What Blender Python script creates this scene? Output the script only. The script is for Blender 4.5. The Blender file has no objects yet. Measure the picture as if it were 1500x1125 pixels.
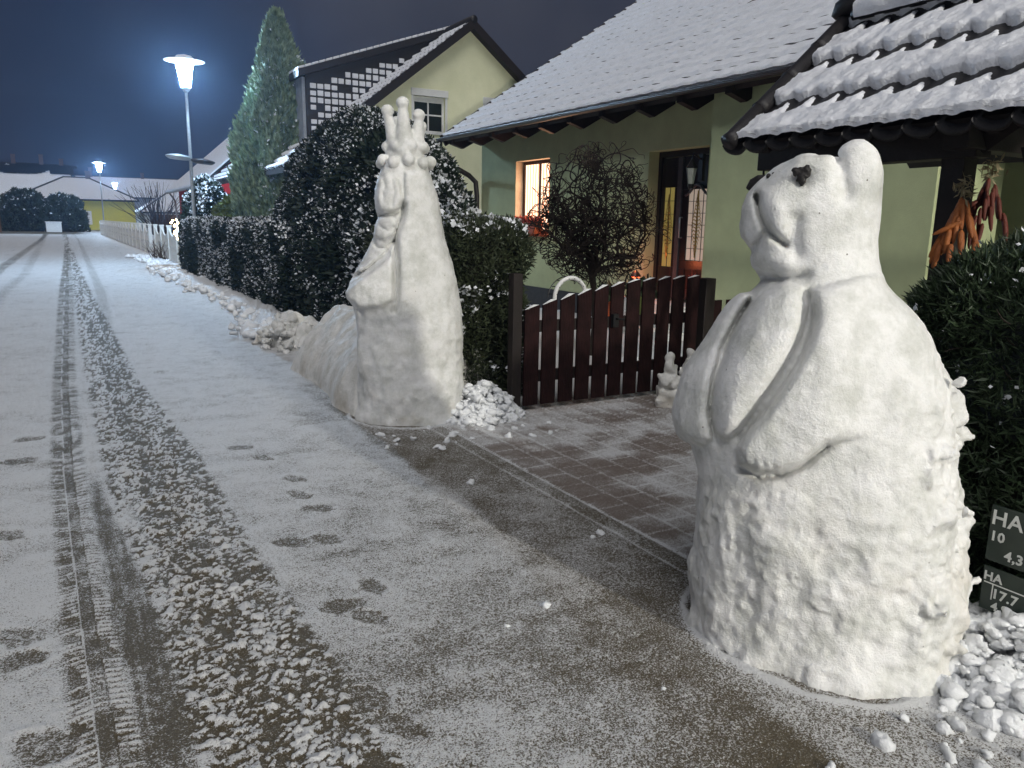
import bpy, math, random
import numpy as np
from mathutils import Vector, Matrix
C = bpy.context.scene.collection
rng = np.random.default_rng(7); random.seed(7)
R = math.radians
# ------------------------------------------------------------------ camera geometry
F_PX, CXp, CYp = 1127., 750., 562.5
YAW, PITCH, ROLL, CAMH = R(30.3), R(-11.7), R(1.0), 1.6
fw = Vector((math.sin(YAW)*math.cos(PITCH), math.cos(YAW)*math.cos(PITCH), math.sin(PITCH)))
r0 = Vector((math.cos(YAW), -math.sin(YAW), 0)); u0 = r0.cross(fw)
rt = math.cos(ROLL)*r0 + math.sin(ROLL)*u0; up = math.cos(ROLL)*u0 - math.sin(ROLL)*r0
def ray(px, py): return fw + rt*((px-CXp)/F_PX) + up*((CYp-py)/F_PX)
def on_z(px, py, z=0.):
    d = ray(px, py); t = (z-CAMH)/d.z; return Vector((t*d.x, t*d.y, z))
def on_x(px, py, X):
    d = ray(px, py); t = X/d.x; return Vector((X, t*d.y, CAMH+t*d.z))
def on_y(px, py, Y):
    d = ray(px, py); t = Y/d.y; return Vector((t*d.x, Y, CAMH+t*d.z))

# ------------------------------------------------------------------ noise
def h_(ix, iy, iz=0, s=0):
    a = (ix.astype(np.int64)*374761393 + iy.astype(np.int64)*668265263 + np.asarray(iz).astype(np.int64)*2147483647 + s*1274126177) & 0xffffffff
    a = ((a ^ (a >> 13))*1274126177) & 0xffffffff
    a = ((a ^ (a >> 16))*2246822519) & 0xffffffff
    return ((a ^ (a >> 15)) & 0xffffff)/float(0x1000000)
def vn2(x, y, s=0):
    ix, iy = np.floor(x), np.floor(y); fx, fy = x-ix, y-iy
    fx = fx*fx*(3-2*fx); fy = fy*fy*(3-2*fy)
    return ((h_(ix,iy,0,s)*(1-fx)+h_(ix+1,iy,0,s)*fx)*(1-fy) + (h_(ix,iy+1,0,s)*(1-fx)+h_(ix+1,iy+1,0,s)*fx)*fy)*2-1
def fbm2(x, y, o=4, s=0):
    r = 0; a = .5
    for k in range(o): r = r + a*vn2(x*2**k+k*17.3, y*2**k-k*9.1, s+k); a *= .5
    return r
def vn3(x, y, z, s=0):
    ix, iy, iz = np.floor(x), np.floor(y), np.floor(z); fx, fy, fz = x-ix, y-iy, z-iz
    fx = fx*fx*(3-2*fx); fy = fy*fy*(3-2*fy); fz = fz*fz*(3-2*fz)
    def l(k): return (h_(ix,iy,iz+k,s)*(1-fx)+h_(ix+1,iy,iz+k,s)*fx)*(1-fy) + (h_(ix,iy+1,iz+k,s)*(1-fx)+h_(ix+1,iy+1,iz+k,s)*fx)*fy
    return (l(0)*(1-fz)+l(1)*fz)*2-1
def fbm3(x, y, z, o=3, s=0):
    r = 0; a = .5
    for k in range(o): r = r + a*vn3(x*2**k+k*7.3, y*2**k-k*9.1, z*2**k+k*3.7, s+k); a *= .5
    return r
def worley(x, y, s=0):
    ix, iy = np.floor(x), np.floor(y); best = np.full(x.shape, 9.); idv = np.zeros(x.shape)
    for dx in (-1,0,1):
        for dy in (-1,0,1):
            cx, cy = ix+dx, iy+dy
            px = cx+h_(cx,cy,0,s); py = cy+h_(cx,cy,0,s+1)
            d = np.hypot(px-x, py-y); m = d < best
            best = np.where(m, d, best); idv = np.where(m, h_(cx,cy,0,s+2), idv)
    return best, idv
def sstep(a, b, x):
    t = np.clip((x-a)/(b-a), 0, 1); return t*t*(3-2*t)

# ------------------------------------------------------------------ materials
class NT:
    def __init__(s, name):
        s.m = bpy.data.materials.new(name); s.m.use_nodes = True
        s.t = s.m.node_tree; s.n = s.t.nodes; s.b = s.n['Principled BSDF']; s.out = s.n['Material Output']
    def add(s, t, **k):
        n = s.n.new(t)
        for a, v in k.items():
            if a.startswith('i_'): n.inputs[a[2:].replace('_',' ')].default_value = v
            else: setattr(n, a, v)
        return n
    def link(s, a, b): s.t.links.new(a, b)
    def noise(s, scale, detail=4, rough=.6, coord='Object'):
        tc = s.add('ShaderNodeTexCoord'); n = s.add('ShaderNodeTexNoise')
        n.inputs['Scale'].default_value = scale; n.inputs['Detail'].default_value = detail; n.inputs['Roughness'].default_value = rough
        s.link(tc.outputs[coord], n.inputs['Vector']); return n
    def ramp(s, src, stops):
        r = s.add('ShaderNodeValToRGB'); e = r.color_ramp.elements
        while len(e) < len(stops): e.new(.5)
        for k, (p, c) in enumerate(stops):
            e[k].position = p; e[k].color = (*c, 1) if len(c) == 3 else c
        s.link(src, r.inputs['Fac']); return r
    def bump(s, h, dist, strength=1., prev=None):
        b = s.add('ShaderNodeBump'); b.inputs['Distance'].default_value = dist; b.inputs['Strength'].default_value = strength
        s.link(h, b.inputs['Height'])
        if prev: s.link(prev.outputs[0], b.inputs['Normal'])
        return b
def mat(name, c1, c2=None, rough=.7, scale=6., bump=0., bscale=40., metal=0., spec=.4):
    n = NT(name); c2 = c2 or tuple(x*.7 for x in c1)
    r = n.ramp(n.noise(scale).outputs['Fac'], [(.3, c2), (.7, c1)])
    n.link(r.outputs['Color'], n.b.inputs['Base Color'])
    n.b.inputs['Roughness'].default_value = rough; n.b.inputs['Metallic'].default_value = metal
    n.b.inputs['Specular IOR Level'].default_value = spec
    if bump:
        b = n.bump(n.noise(bscale, 5).outputs['Fac'], bump); n.link(b.outputs[0], n.b.inputs['Normal'])
    return n.m
def emis(name, col, strength, base=(.8,.8,.8)):
    n = NT(name); n.b.inputs['Base Color'].default_value = (*base, 1)
    n.b.inputs['Emission Color'].default_value = (*col, 1); n.b.inputs['Emission Strength'].default_value = strength
    return n.m
def snow_mat(name, col=(.82,.84,.86), bump=.006, bscale=60, sss=0., dirt=None):
    n = NT(name)
    b1 = n.bump(n.noise(bscale, 6, .55).outputs['Fac'], bump*.7)
    b2 = n.bump(n.noise(bscale*3.2, 3, .7).outputs['Fac'], bump*.6, 1., b1)
    n.link(b2.outputs[0], n.b.inputs['Normal'])
    n.b.inputs['Roughness'].default_value = .55; n.b.inputs['Specular IOR Level'].default_value = .3
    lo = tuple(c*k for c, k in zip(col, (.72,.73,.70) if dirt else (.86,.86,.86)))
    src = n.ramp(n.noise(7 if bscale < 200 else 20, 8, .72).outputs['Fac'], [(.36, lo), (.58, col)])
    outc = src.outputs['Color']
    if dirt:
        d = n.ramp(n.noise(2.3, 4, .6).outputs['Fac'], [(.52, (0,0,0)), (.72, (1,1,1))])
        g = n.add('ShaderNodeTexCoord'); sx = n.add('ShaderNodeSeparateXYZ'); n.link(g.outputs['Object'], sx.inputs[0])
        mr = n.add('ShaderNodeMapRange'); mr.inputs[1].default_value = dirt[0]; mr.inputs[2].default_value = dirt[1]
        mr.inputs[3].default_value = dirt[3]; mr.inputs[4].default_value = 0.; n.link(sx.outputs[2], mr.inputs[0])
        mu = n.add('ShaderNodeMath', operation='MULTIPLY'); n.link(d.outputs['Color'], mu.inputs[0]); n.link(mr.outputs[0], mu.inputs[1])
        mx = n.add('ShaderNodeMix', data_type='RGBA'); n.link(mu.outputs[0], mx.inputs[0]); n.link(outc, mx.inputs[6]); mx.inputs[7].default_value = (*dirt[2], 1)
        # tiny dark grit specks
        v = n.add('ShaderNodeTexVoronoi'); v.inputs['Scale'].default_value = 11; n.link(g.outputs['Object'], v.inputs['Vector'])
        sp = n.ramp(v.outputs['Distance'], [(.028, (1,1,1)), (.04, (0,0,0))])
        mx2 = n.add('ShaderNodeMix', data_type='RGBA'); n.link(sp.outputs['Color'], mx2.inputs[0]); n.link(mx.outputs[2], mx2.inputs[6]); mx2.inputs[7].default_value = (.08,.06,.04,1)
        outc = mx2.outputs[2]
    n.link(outc, n.b.inputs['Base Color'])
    if sss:
        n.b.inputs['Subsurface Weight'].default_value = sss; n.b.inputs['Subsurface Radius'].default_value = (1,.9,.75); n.b.inputs['Subsurface Scale'].default_value = .03
    return n.m

M = {}
M['snow'] = snow_mat('loose_snow')
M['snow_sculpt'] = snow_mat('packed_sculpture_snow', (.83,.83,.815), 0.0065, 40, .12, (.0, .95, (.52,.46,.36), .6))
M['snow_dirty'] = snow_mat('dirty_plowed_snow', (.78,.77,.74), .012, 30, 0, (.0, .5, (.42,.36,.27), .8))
M['snow_roof'] = snow_mat('roof_snow', (.80,.82,.87), .012, 30)
M['snow_leaf'] = snow_mat('snow_on_leaves', (.8,.83,.87), .004, 200)
M['tile'] = mat('black_roof_tile', (.022,.02,.022), (.012,.011,.012), .45, 20, .003, 90)
M['wood_dark'] = mat('dark_stained_wood', (.016,.010,.009), (.009,.006,.005), .6, 14, .003, 60)
M['picket'] = None
M['metal_black'] = mat('black_metal', (.02,.02,.022), None, .4, 30, metal=.3)
M['gutter'] = mat('dark_brown_gutter', (.03,.022,.02), None, .4, 30)
M['pole'] = mat('galvanised_pole', (.42,.46,.5), (.3,.33,.36), .5, 18, metal=.4)
M['green_plaster'] = mat('pale_green_plaster', (.63,.70,.42), (.54,.60,.35), .92, 2.6, .007, 110, spec=.15)
M['cream_plaster'] = mat('cream_yellow_plaster', (.87,.87,.62), (.75,.76,.52), .92, 1.4, .006, 90, spec=.15)
M['yellow_plaster'] = mat('bright_yellow_plaster', (.62,.58,.10), (.55,.5,.1), .9, .6)
M['red_plaster'] = mat('red_plaster', (.55,.03,.035), (.48,.03,.03), .9, .8)
M['white_paint'] = mat('white_paint', (.78,.79,.78), (.7,.7,.7), .6, 12)
M['beige'] = mat('beige_reveal', (.62,.55,.42), None, .85, 4)
M['grey_wall'] = mat('grey_board', (.35,.38,.42), None, .8, 4)
M['plinth'] = mat('dark_grey_plinth', (.05,.05,.052), None, .8, 12, .004, 60)
M['concrete'] = mat('white_concrete', (.80,.82,.80), (.66,.68,.66), .85, 3, .004, 50)
M['glass_dark'] = mat('dark_glass', (.012,.015,.02), None, .08, 3, spec=.8)
M['bark'] = mat('dark_bark', (.035,.024,.018), (.018,.013,.01), .85, 22, .004, 60)
M['thuja'] = mat('dark_thuja_leaves', (.016,.032,.018), (.006,.013,.008), .6, 3)
M['thuja_front'] = mat('cut_thuja_leaves', (.05,.065,.03), (.022,.03,.015), .6, 4)
M['juniper'] = mat('pale_juniper_needles', (.36,.46,.31), (.06,.11,.06), .7, 6)
M['bush_green'] = mat('yellow_green_leaves', (.16,.2,.05), (.08,.11,.03), .7, 3)
M['brown_twig'] = mat('brown_twigs', (.07,.045,.03), (.04,.028,.02), .8, 5)
M['yew'] = mat('dark_yew_needles', (.035,.06,.025), (.014,.026,.012), .55, 6)
M['core'] = mat('dark_core', (.02,.018,.012), (.012,.012,.008), .95, 6)  # near-black filler colour, standing in for shade deep inside the foliage
M['cob'] = mat('orange_corn_cob', (.46,.15,.035), (.20,.06,.02), .55, 9, .004, 120)
M['cob_red'] = mat('dark_red_corn_cob', (.2,.05,.035), (.12,.03,.02), .55, 9, .004, 120)
M['husk'] = mat('dry_corn_husk', (.42,.36,.22), (.3,.25,.14), .8, 20)
M['clay'] = mat('orange_plastic_box', (.55,.12,.04), None, .55, 8)
M['red_leaf'] = mat('red_flowers', (.5,.06,.05), (.2,.08,.05), .7, 20)
M['sign_green'] = mat('dark_green_sign_plate', (.018,.03,.023), (.012,.022,.018), .35, 12)
M['sign_white'] = mat('sign_lettering', (.75,.77,.74), None, .5, 12)
M['coal'] = mat('coal', (.015,.013,.013), None, .5, 40, .004, 90)
M['gold'] = mat('brass_ornament', (.55,.42,.16), None, .35, 20, metal=.7)
M['wood_fence'] = mat('brown_wood_fence', (.2,.1,.05), None, .8, 6)
M['gravel'] = mat('garden_soil', (.05,.045,.035), None, .9, 10)
def picket_mat():
    n = NT('ribbed_brown_picket'); tc = n.add('ShaderNodeTexCoord'); w = n.add('ShaderNodeTexWave')
    w.inputs['Scale'].default_value = 18; w.bands_direction = 'X'; n.link(tc.outputs['Object'], w.inputs['Vector'])
    b = n.bump(w.outputs['Fac'], .004); n.link(b.outputs[0], n.b.inputs['Normal'])
    r = n.ramp(n.noise(9, 5).outputs['Fac'], [(.3, (.010,.003,.003)), (.7, (.026,.009,.009))])
    n.link(r.outputs['Color'], n.b.inputs['Base Color']); n.b.inputs['Roughness'].default_value = .8; n.b.inputs['Specular IOR Level'].default_value = .2
    return n.m
M['picket'] = picket_mat()

# ------------------------------------------------------------------ mesh helpers
def mesh_np(name, verts, faces, mats, parent=None, smooth=False, midx=None):
    """verts (n,3); faces (m,k) array of equal-size polygons"""
    me = bpy.data.meshes.new(name); verts = np.asarray(verts, np.float32); faces = np.asarray(faces, np.int32)
    me.vertices.add(len(verts)); me.vertices.foreach_set('co', verts.ravel())
    k = faces.shape[1]; me.loops.add(faces.size); me.loops.foreach_set('vertex_index', faces.ravel())
    me.polygons.add(len(faces)); me.polygons.foreach_set('loop_start', np.arange(0, faces.size, k, dtype=np.int32))
    try: me.polygons.foreach_set('loop_total', np.full(len(faces), k, np.int32))
    except Exception: pass
    if midx is not None: me.polygons.foreach_set('material_index', np.asarray(midx, np.int32))
    me.polygons.foreach_set('use_smooth', np.full(len(faces), smooth))
    me.update(calc_edges=True)
    for m in (mats if isinstance(mats, (list, tuple)) else [mats]): me.materials.append(M[m] if isinstance(m, str) else m)
    o = bpy.data.objects.new(name, me); C.objects.link(o)
    if parent: put(o, parent)
    return o
def put(o, parent):
    o.parent = parent; o.matrix_parent_inverse = Matrix.Translation(-Vector(parent.location))
class MB:
    def __init__(s): s.v = []; s.f = []; s.m = []
    def poly(s, pts, mi=0):
        i = len(s.v); s.v += [tuple(p) for p in pts]; s.f.append(list(range(i, i+len(pts)))); s.m.append(mi); return s
    def solid(s, v, f, mi=0):
        i = len(s.v); s.v += [tuple(p) for p in v]; s.f += [[a+i for a in q] for q in f]; s.m += [mi]*len(f); return s
    def box(s, a, b, mi=0, bev=0.):
        x0,y0,z0 = [min(p,q) for p,q in zip(a,b)]; x1,y1,z1 = [max(p,q) for p,q in zip(a,b)]
        v = [(x0,y0,z0),(x1,y0,z0),(x1,y1,z0),(x0,y1,z0),(x0,y0,z1),(x1,y0,z1),(x1,y1,z1),(x0,y1,z1)]
        return s.solid(v, [(0,3,2,1),(4,5,6,7),(0,1,5,4),(1,2,6,5),(2,3,7,6),(3,0,4,7)], mi)
    def extr(s, poly, axis, a, b, mi=0):
        """poly of 2D points extruded along axis from a to b"""
        def P(p, t): q = list(p); q.insert(axis, t); return tuple(q)
        n = len(poly); v = [P(p,a) for p in poly]+[P(p,b) for p in poly]
        f = [tuple(range(n-1,-1,-1)), tuple(range(n,2*n))]+[(i,(i+1)%n,(i+1)%n+n,i+n) for i in range(n)]
        return s.solid(v, f, mi)
    def tube(s, pts, rad, n=8, mi=0, caps=True):
        pts = [Vector(p) for p in pts]; rad = rad if isinstance(rad, (list,tuple,np.ndarray)) else [rad]*len(pts)
        i0 = len(s.v); ref = None
        for k, p in enumerate(pts):
            d = (pts[min(k+1,len(pts)-1)]-pts[max(k-1,0)]).normalized()
            if ref is None: ref = Vector((0,0,1)) if abs(d.z) < .9 else Vector((1,0,0))
            a = (ref-d*ref.dot(d)); a = a.normalized() if a.length > 1e-5 else d.orthogonal().normalized(); ref = a; b = d.cross(a)
            for j in range(n):
                t = 2*math.pi*j/n; s.v.append(tuple(p+(a*math.cos(t)+b*math.sin(t))*rad[k]))
        for k in range(len(pts)-1):
            for j in range(n):
                s.f.append([i0+k*n+j, i0+k*n+(j+1)%n, i0+(k+1)*n+(j+1)%n, i0+(k+1)*n+j]); s.m.append(mi)
        if caps:
            s.f.append([i0+j for j in range(n-1,-1,-1)]); s.m.append(mi)
            s.f.append([i0+(len(pts)-1)*n+j for j in range(n)]); s.m.append(mi)
        return s
    def lathe(s, prof, c=(0,0,0), n=16, mi=0):
        i0 = len(s.v)
        for r, z in prof:
            for j in range(n):
                t = 2*math.pi*j/n; s.v.append((c[0]+r*math.cos(t), c[1]+r*math.sin(t), c[2]+z))
        for k in range(len(prof)-1):
            for j in range(n):
                s.f.append([i0+k*n+j, i0+k*n+(j+1)%n, i0+(k+1)*n+(j+1)%n, i0+(k+1)*n+j]); s.m.append(mi)
        s.f.append([i0+j for j in range(n-1,-1,-1)]); s.m.append(mi)
        s.f.append([i0+(len(prof)-1)*n+j for j in range(n)]); s.m.append(mi); return s
    def build(s, name, mats, parent=None, smooth=False, bevel=0.):
        me = bpy.data.meshes.new(name); me.from_pydata(s.v, [], s.f)
        me.polygons.foreach_set('material_index', np.array(s.m, np.int32)); me.polygons.foreach_set('use_smooth', np.full(len(s.f), smooth))
        me.update()
        for m in (mats if isinstance(mats, (list, tuple)) else [mats]): me.materials.append(M[m] if isinstance(m, str) else m)
        o = bpy.data.objects.new(name, me); C.objects.link(o)
        if parent: put(o, parent)
        if bevel:
            b = o.modifiers.new('b', 'BEVEL'); b.width = bevel; b.segments = 2; b.limit_method = 'ANGLE'
        return o
def tag(o, label, cat, group=None, kind=None):
    if label: o['label'] = label
    if cat: o['category'] = cat
    if group: o['group'] = group
    if kind: o['kind'] = kind
    return o
def thing(name, loc, label, cat, group=None):
    o = bpy.data.objects.new(name, None); C.objects.link(o); o.location = loc; o.empty_display_size = .1
    return tag(o, label, cat, group)
def struct(o): o['kind'] = 'structure'; return o
def copy_tree(o, parent=None):
    c = o.copy(); C.objects.link(c)
    if parent: c.parent = parent; c.matrix_parent_inverse = o.matrix_parent_inverse.copy()
    for ch in list(o.children): copy_tree(ch, c)
    return c
def grid_faces(n, m):
    i = np.arange(n*m).reshape(n, m)
    return np.stack([i[:-1,:-1].ravel(), i[1:,:-1].ravel(), i[1:,1:].ravel(), i[:-1,1:].ravel()], 1)

# ------------------------------------------------------------------ signed-distance modelling (surface nets)
def surface_nets(d, origin, h):
    nx, ny, nz = d.shape; s = d < 0
    cs = [(0,0,0),(1,0,0),(0,1,0),(1,1,0),(0,0,1),(1,0,1),(0,1,1),(1,1,1)]
    def sl(a, c): return a[c[0]:nx-1+c[0], c[1]:ny-1+c[1], c[2]:nz-1+c[2]]
    cnt = sum(sl(s, c).astype(np.int8) for c in cs); act = (cnt > 0) & (cnt < 8)
    ids = np.full(act.shape, -1, np.int64); idx = np.argwhere(act); ids[act] = np.arange(len(idx))
    acc = np.zeros((len(idx), 3)); w = np.zeros(len(idx)); I = idx.T
    for a in range(8):
        for b in range(a+1, 8):
            ca, cb = np.array(cs[a]), np.array(cs[b])
            if abs(ca-cb).sum() != 1: continue
            da = d[I[0]+ca[0], I[1]+ca[1], I[2]+ca[2]]; db = d[I[0]+cb[0], I[1]+cb[1], I[2]+cb[2]]
            m = (da < 0) != (db < 0); t = np.where(m, da/np.where(m, da-db, 1), 0)
            acc += (ca+(cb-ca)*t[:,None])*m[:,None]; w += m
    V = (idx + acc/w[:,None])*h + np.array(origin)
    faces = []
    for ax in range(3):
        o1, o2 = [(1,2),(2,0),(0,1)][ax]
        e = [slice(1,-1)]*3; e[ax] = slice(0,-1)
        a = s[tuple(e)]; e2 = list(e); e2[ax] = slice(1,None); b = s[tuple(e2)]
        for flip, mask in ((False, a & ~b), (True, ~a & b)):
            q = np.argwhere(mask); off = np.array([1,1,1]); off[ax] = 0; q = q+off
            d1 = np.zeros(3, int); d1[o1] = 1; d2 = np.zeros(3, int); d2[o2] = 1
            qs = [q-d1-d2, q-d2, q, q-d1]
            # clamp guard
            ok = np.ones(len(q), bool)
            for z in qs: ok &= (z[:,0] < act.shape[0]) & (z[:,1] < act.shape[1]) & (z[:,2] < act.shape[2])
            qs = [z[ok] for z in qs]
            f = np.stack([ids[z[:,0], z[:,1], z[:,2]] for z in qs], 1)
            faces.append(f[:, ::-1] if flip else f)
    return V, np.concatenate(faces)
def smin(a, b, k):
    h = np.clip(.5+.5*(b-a)/k, 0, 1); return b*(1-h)+a*h-k*h*(1-h)
def smax(a, b, k): return -smin(-a, -b, k)
def ell(U, V, W, c, r, rot=0.):
    x, y, z = U-c[0], V-c[1], W-c[2]
    if rot: x, z = x*math.cos(rot)+z*math.sin(rot), -x*math.sin(rot)+z*math.cos(rot)
    k0 = np.sqrt((x/r[0])**2+(y/r[1])**2+(z/r[2])**2); return (k0-1)*min(r)*np.where(k0 < 1, 1, 1)
def cap(U, V, W, a, b, ra, rb):
    a, b = np.array(a), np.array(b); ab = b-a
    t = np.clip(((U-a[0])*ab[0]+(V-a[1])*ab[1]+(W-a[2])*ab[2])/(ab@ab), 0, 1)
    return np.sqrt((U-a[0]-t*ab[0])**2+(V-a[1]-t*ab[1])**2+(W-a[2]-t*ab[2])**2) - (ra+(rb-ra)*t)
def column(U, V, W, rows, ker_n=9, ex=2.3):
    """rows: (w, uL, uR, vB, vF)"""
    r = np.array(rows, float); w = W[0,0,:]
    ws = np.clip(w, r[0,0], r[-1,0])
    def I(k):
        q = np.interp(ws, r[:,0], r[:,k]); ker = np.ones(ker_n)/ker_n; return np.convolve(np.pad(q, ker_n//2, 'edge'), ker, 'valid')
    L, Rr, B, Fr = I(1), I(2), I(3), I(4)
    cu, au, cv, av = (L+Rr)/2, (Rr-L)/2, (B+Fr)/2, (Fr-B)/2
    return (((np.abs((U-cu)/au))**ex+(np.abs((V-cv)/av))**ex)**(1/ex)-1)*np.minimum(au, av)
def sdf_grid(lo, hi, h):
    ax = [np.arange(lo[i]-2*h, hi[i]+2*h, h) for i in range(3)]
    return (*np.meshgrid(*ax, indexing='ij'), (ax[0][0], ax[1][0], ax[2][0]))
def local_to_world(V, c, az):
    # u = camera right, v = towards camera, w = up
    X = c[0]+V[:,0]*math.cos(az)-V[:,1]*math.sin(az); Y = c[1]-V[:,0]*math.sin(az)-V[:,1]*math.cos(az)
    return np.stack([X, Y, V[:,2]], 1)
def sdf_mesh(name, d, org, h, c, az, mats, parent=None):
    V, Fq = surface_nets(d, org, h); W = local_to_world(V, c, az)
    q = W[Fq]; vol = np.einsum('ij,ij->i', q[:,0], np.cross(q[:,1]-q[:,0], q[:,2]-q[:,0])).sum()
    a0 = (q-W.mean(0)); vol = np.einsum('ij,ij->i', a0[:,0], np.cross(a0[:,1], a0[:,2])).sum()
    if vol < 0: Fq = Fq[:, ::-1]
    return mesh_np(name, W, Fq, mats, parent, True)

# ================================================================== GROUND
def build_ground():
    az = np.unique(np.concatenate([np.arange(-38,-6,.5), np.arange(-6,67,.072), np.arange(67,112,.5)]))
    dep = np.concatenate([np.arange(50,42,-.5), np.arange(42,5,-.075), np.arange(5,1.6,-.045), np.arange(1.6,.9,-.03)])
    r = 1.6/np.tan(np.radians(dep)); A, Rr = np.meshgrid(np.radians(az), r)      # rows by distance
    X, Y = Rr*np.sin(A), Rr*np.cos(A)
    near = np.clip(12./Rr, 0, 1)
    # --- tyre tracks, given by their left and right edges on the road
    def edge(pts):
        p = sorted([tuple(on_z(*q)[:2]) for q in pts], key=lambda q: q[1])
        return np.interp(Y, [q[1] for q in p], [q[0] for q in p])
    def band(l, rr_, soft=.025):
        L, Q = edge(l), edge(rr_); return sstep(-soft, soft, X-L)*sstep(-soft, soft, Q-X), (X-L)/np.maximum(Q-L, .01)
    tA, sA = band([(104,1120),(88,900),(74,700),(77,560),(86,430),(93,380),(95,350)], [(218,1120),(165,900),(126,700),(112,560),(108,430),(104,380),(101,350)])
    tG, sG = band([(218,1120),(165,900),(126,700),(125,600)], [(290,1120),(232,900),(150,720),(128,600)])
    tB, sB = band([(290,1120),(228,900),(160,720),(126,560),(108,430),(104,380)], [(590,1120),(470,940),(370,800),(290,665),(205,560),(135,430),(112,380)], .03)
    tC, sC = band([(157,560),(152,500),(140,430),(118,365),(112,350)], [(190,560),(168,500),(156,430),(124,365),(116,350)], .05)
    tD, sD = band([(-60,440),(-20,400),(0,388),(40,362),(60,348)], [(-40,445),(-5,408),(12,392),(48,364),(66,348)], .08)
    tE, sE = band([(0,425),(25,405),(45,375),(62,345)], [(12,430),(40,405),(57,375),(70,345)], .08)
    n1 = fbm2(X*2.2, Y*2.2, 4, 3); n2 = fbm2(X*9, Y*9, 4, 11); n3 = fbm2(X*38, Y*38, 3, 21); ng = vn2(X*150, Y*150, 31)*near
    cov = .67 + .13*n1 + .20*n2 + .10*n3
    cov -= .22*sstep(6.5, 1.5, Y)*sstep(-.2, 1.5, X)                 # thinner, grainy snow close by
    cov -= .10*sstep(.3, 1.9, n1*3+X-.3)
    cov -= .16*sstep(.05, .6, fbm2(X*1.1, Y*5.5, 3, 61))*sstep(14, 4, Y)
    # the swept strip beyond the road edge
    xe = 1.92+.03*vn2(Y*1.3, Y*0, 5)
    off = sstep(-.05, .05, X-xe)*sstep(8.4, 6.0, Y)
    swept = .24+.16*n2+.16*n1+.20*sstep(2.4, 1.2, Y)
    cov = cov*(1-off)+swept*off
    cov -= .28*sstep(1.2, 1.9, X)*sstep(2.6, 1.3, Y)*(1-off)
    H = .010*cov + .004*n1 + .004*n2*cov + .0022*n3 + .0018*ng
    # tyre A : parallel grooves and sharp tread ribs
    yw = Y*near
    nr = sstep(9, 4.5, Y); rib = .5+.5*np.tanh(3*np.sin(Y*2*math.pi/.036 + 9*np.abs(sA-.5)))*nr; rib = rib*(.75+.35*vn2(X*25, Y*25, 42))
    fadeA = near**.5
    gA = np.where(sA < .36, .20+.62*rib*fadeA*(vn2(X*9, Y*24, 43) > -.35), np.where(sA < .39, .75, np.where(sA < .62, .18+.34*rib*fadeA*(n2 > .0), np.where(sA < .66, .12+.2*n2, .26+.66*rib*fadeA*(vn2(X*7, Y*19, 44) > -.5)))))
    gA = gA*(.5+.5*fadeA)*.9+.16*(1-fadeA)+.3*n2
    cov = cov*(1-tA)+gA*tA; H = H*(1-tA)+(.003+.012*gA)*tA
    streak = vn2(X*60, Y*4, 51)
    gG = .14+.22*n3+.18*streak+.25*n2; tG = tG*sstep(5.6, 4.6, Y); cov = cov*(1-tG)+gG*tG; H = H*(1-tG)+(.004+.006*gG)*tG
    # track B : broken lumps of pressed snow
    tB = np.clip(tB*(1-.9*sstep(.25,.0,np.minimum(sB,1-sB))*sstep(-.1,.35,n2+n3)), 0, 1); jx = X+.018*vn2(X*22, Y*22, 77); jy = Y+.018*vn2(X*22+9, Y*22, 78)
    w1, i1 = worley(jx*42, jy*52, 71); w2, i2 = worley(jx*21, jy*25, 81)
    pr = np.exp(-((sB-.22)/.13)**2)*.75+np.exp(-((sB-.62)/.16)**2)*.55      # lumps gather in two ridges
    lump = np.where(i1 > .62-.42*pr, np.clip(1-w1*1.9, 0, 1), 0); big = np.where(i2 > .86-.34*pr, np.clip(1-w2*1.9+.35*n3, 0, 1), 0)
    lm = np.maximum(sstep(.05, .25, lump), sstep(.05, .22, big))
    farB = 1-near**.7
    gB = (.04+.80*lm+.25*n2+.22*n3)*(1-farB)+(.42+.5*n2)*farB
    hB = .003+.008*np.sqrt(lump)+.015*np.sqrt(big)+.004*n3
    cov = cov*(1-tB)+gB*tB; H = H*(1-tB)+hB*tB
    for t, a in ((tC,.22),(tD,.35),(tE,.2)): cov = cov-t*a*(1+n2); H = H-.004*t
    # footprints: two pads each
    feet = [(545,860,.0),(542,905,.3),(505,888,1.2),(432,702,.2),(440,726,.1),(425,797,.9),(478,792,.2),(540,1022,.4),(580,1062,.3),(40,645,1.3),(32,676,1.2),(22,936,.3),(14,972,1.2),(62,1096,.4),(2,785,.7),(386,672,.3),(352,657,.9),(465,745,.6),(300,800,.4),(234,602,1.),(240,545,1.2),(175,488,1.2),(620,676,1.4),(650,664,1.4)]
    for k, (px, py, a) in enumerate(feet):
        p = on_z(px, py); ks = 1.35 if px < 80 else 1.; dx, dy = (X-p.x)/ks, (Y-p.y)/ks; a += .3
        u_ = dx*math.cos(a)+dy*math.sin(a); v_ = -dx*math.sin(a)+dy*math.cos(a)
        q = ((u_/.052)**2+(v_/.095)**2)**.5+.45*n2+.2*n3
        f = sstep(1.15, .75, q)*(.75 if py > 640 else .4)
        tr = .25*n3+.15*n2
        rim = sstep(.35, .0, abs(q-1.2))
        cov = cov*(1-f)+(.14+tr)*f+.10*rim*(f < .5)*(n3 > 0); H = H*(1-f)+.002*f+.003*rim
    # ---- paved drive with joints (laid stones), parallel to the road edge
    kx = 2.55
    drive = sstep(-.01, .01, X-kx)*sstep(8.4, 6.0, Y)
    j = np.minimum(np.abs((X-kx)/.21-np.round((X-kx)/.21))*.21, 9)
    row = np.floor((X-kx)/.21); yy = Y+(row % 2)*.105; j2 = np.abs(yy/.21-np.round(yy/.21))*.21
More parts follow.
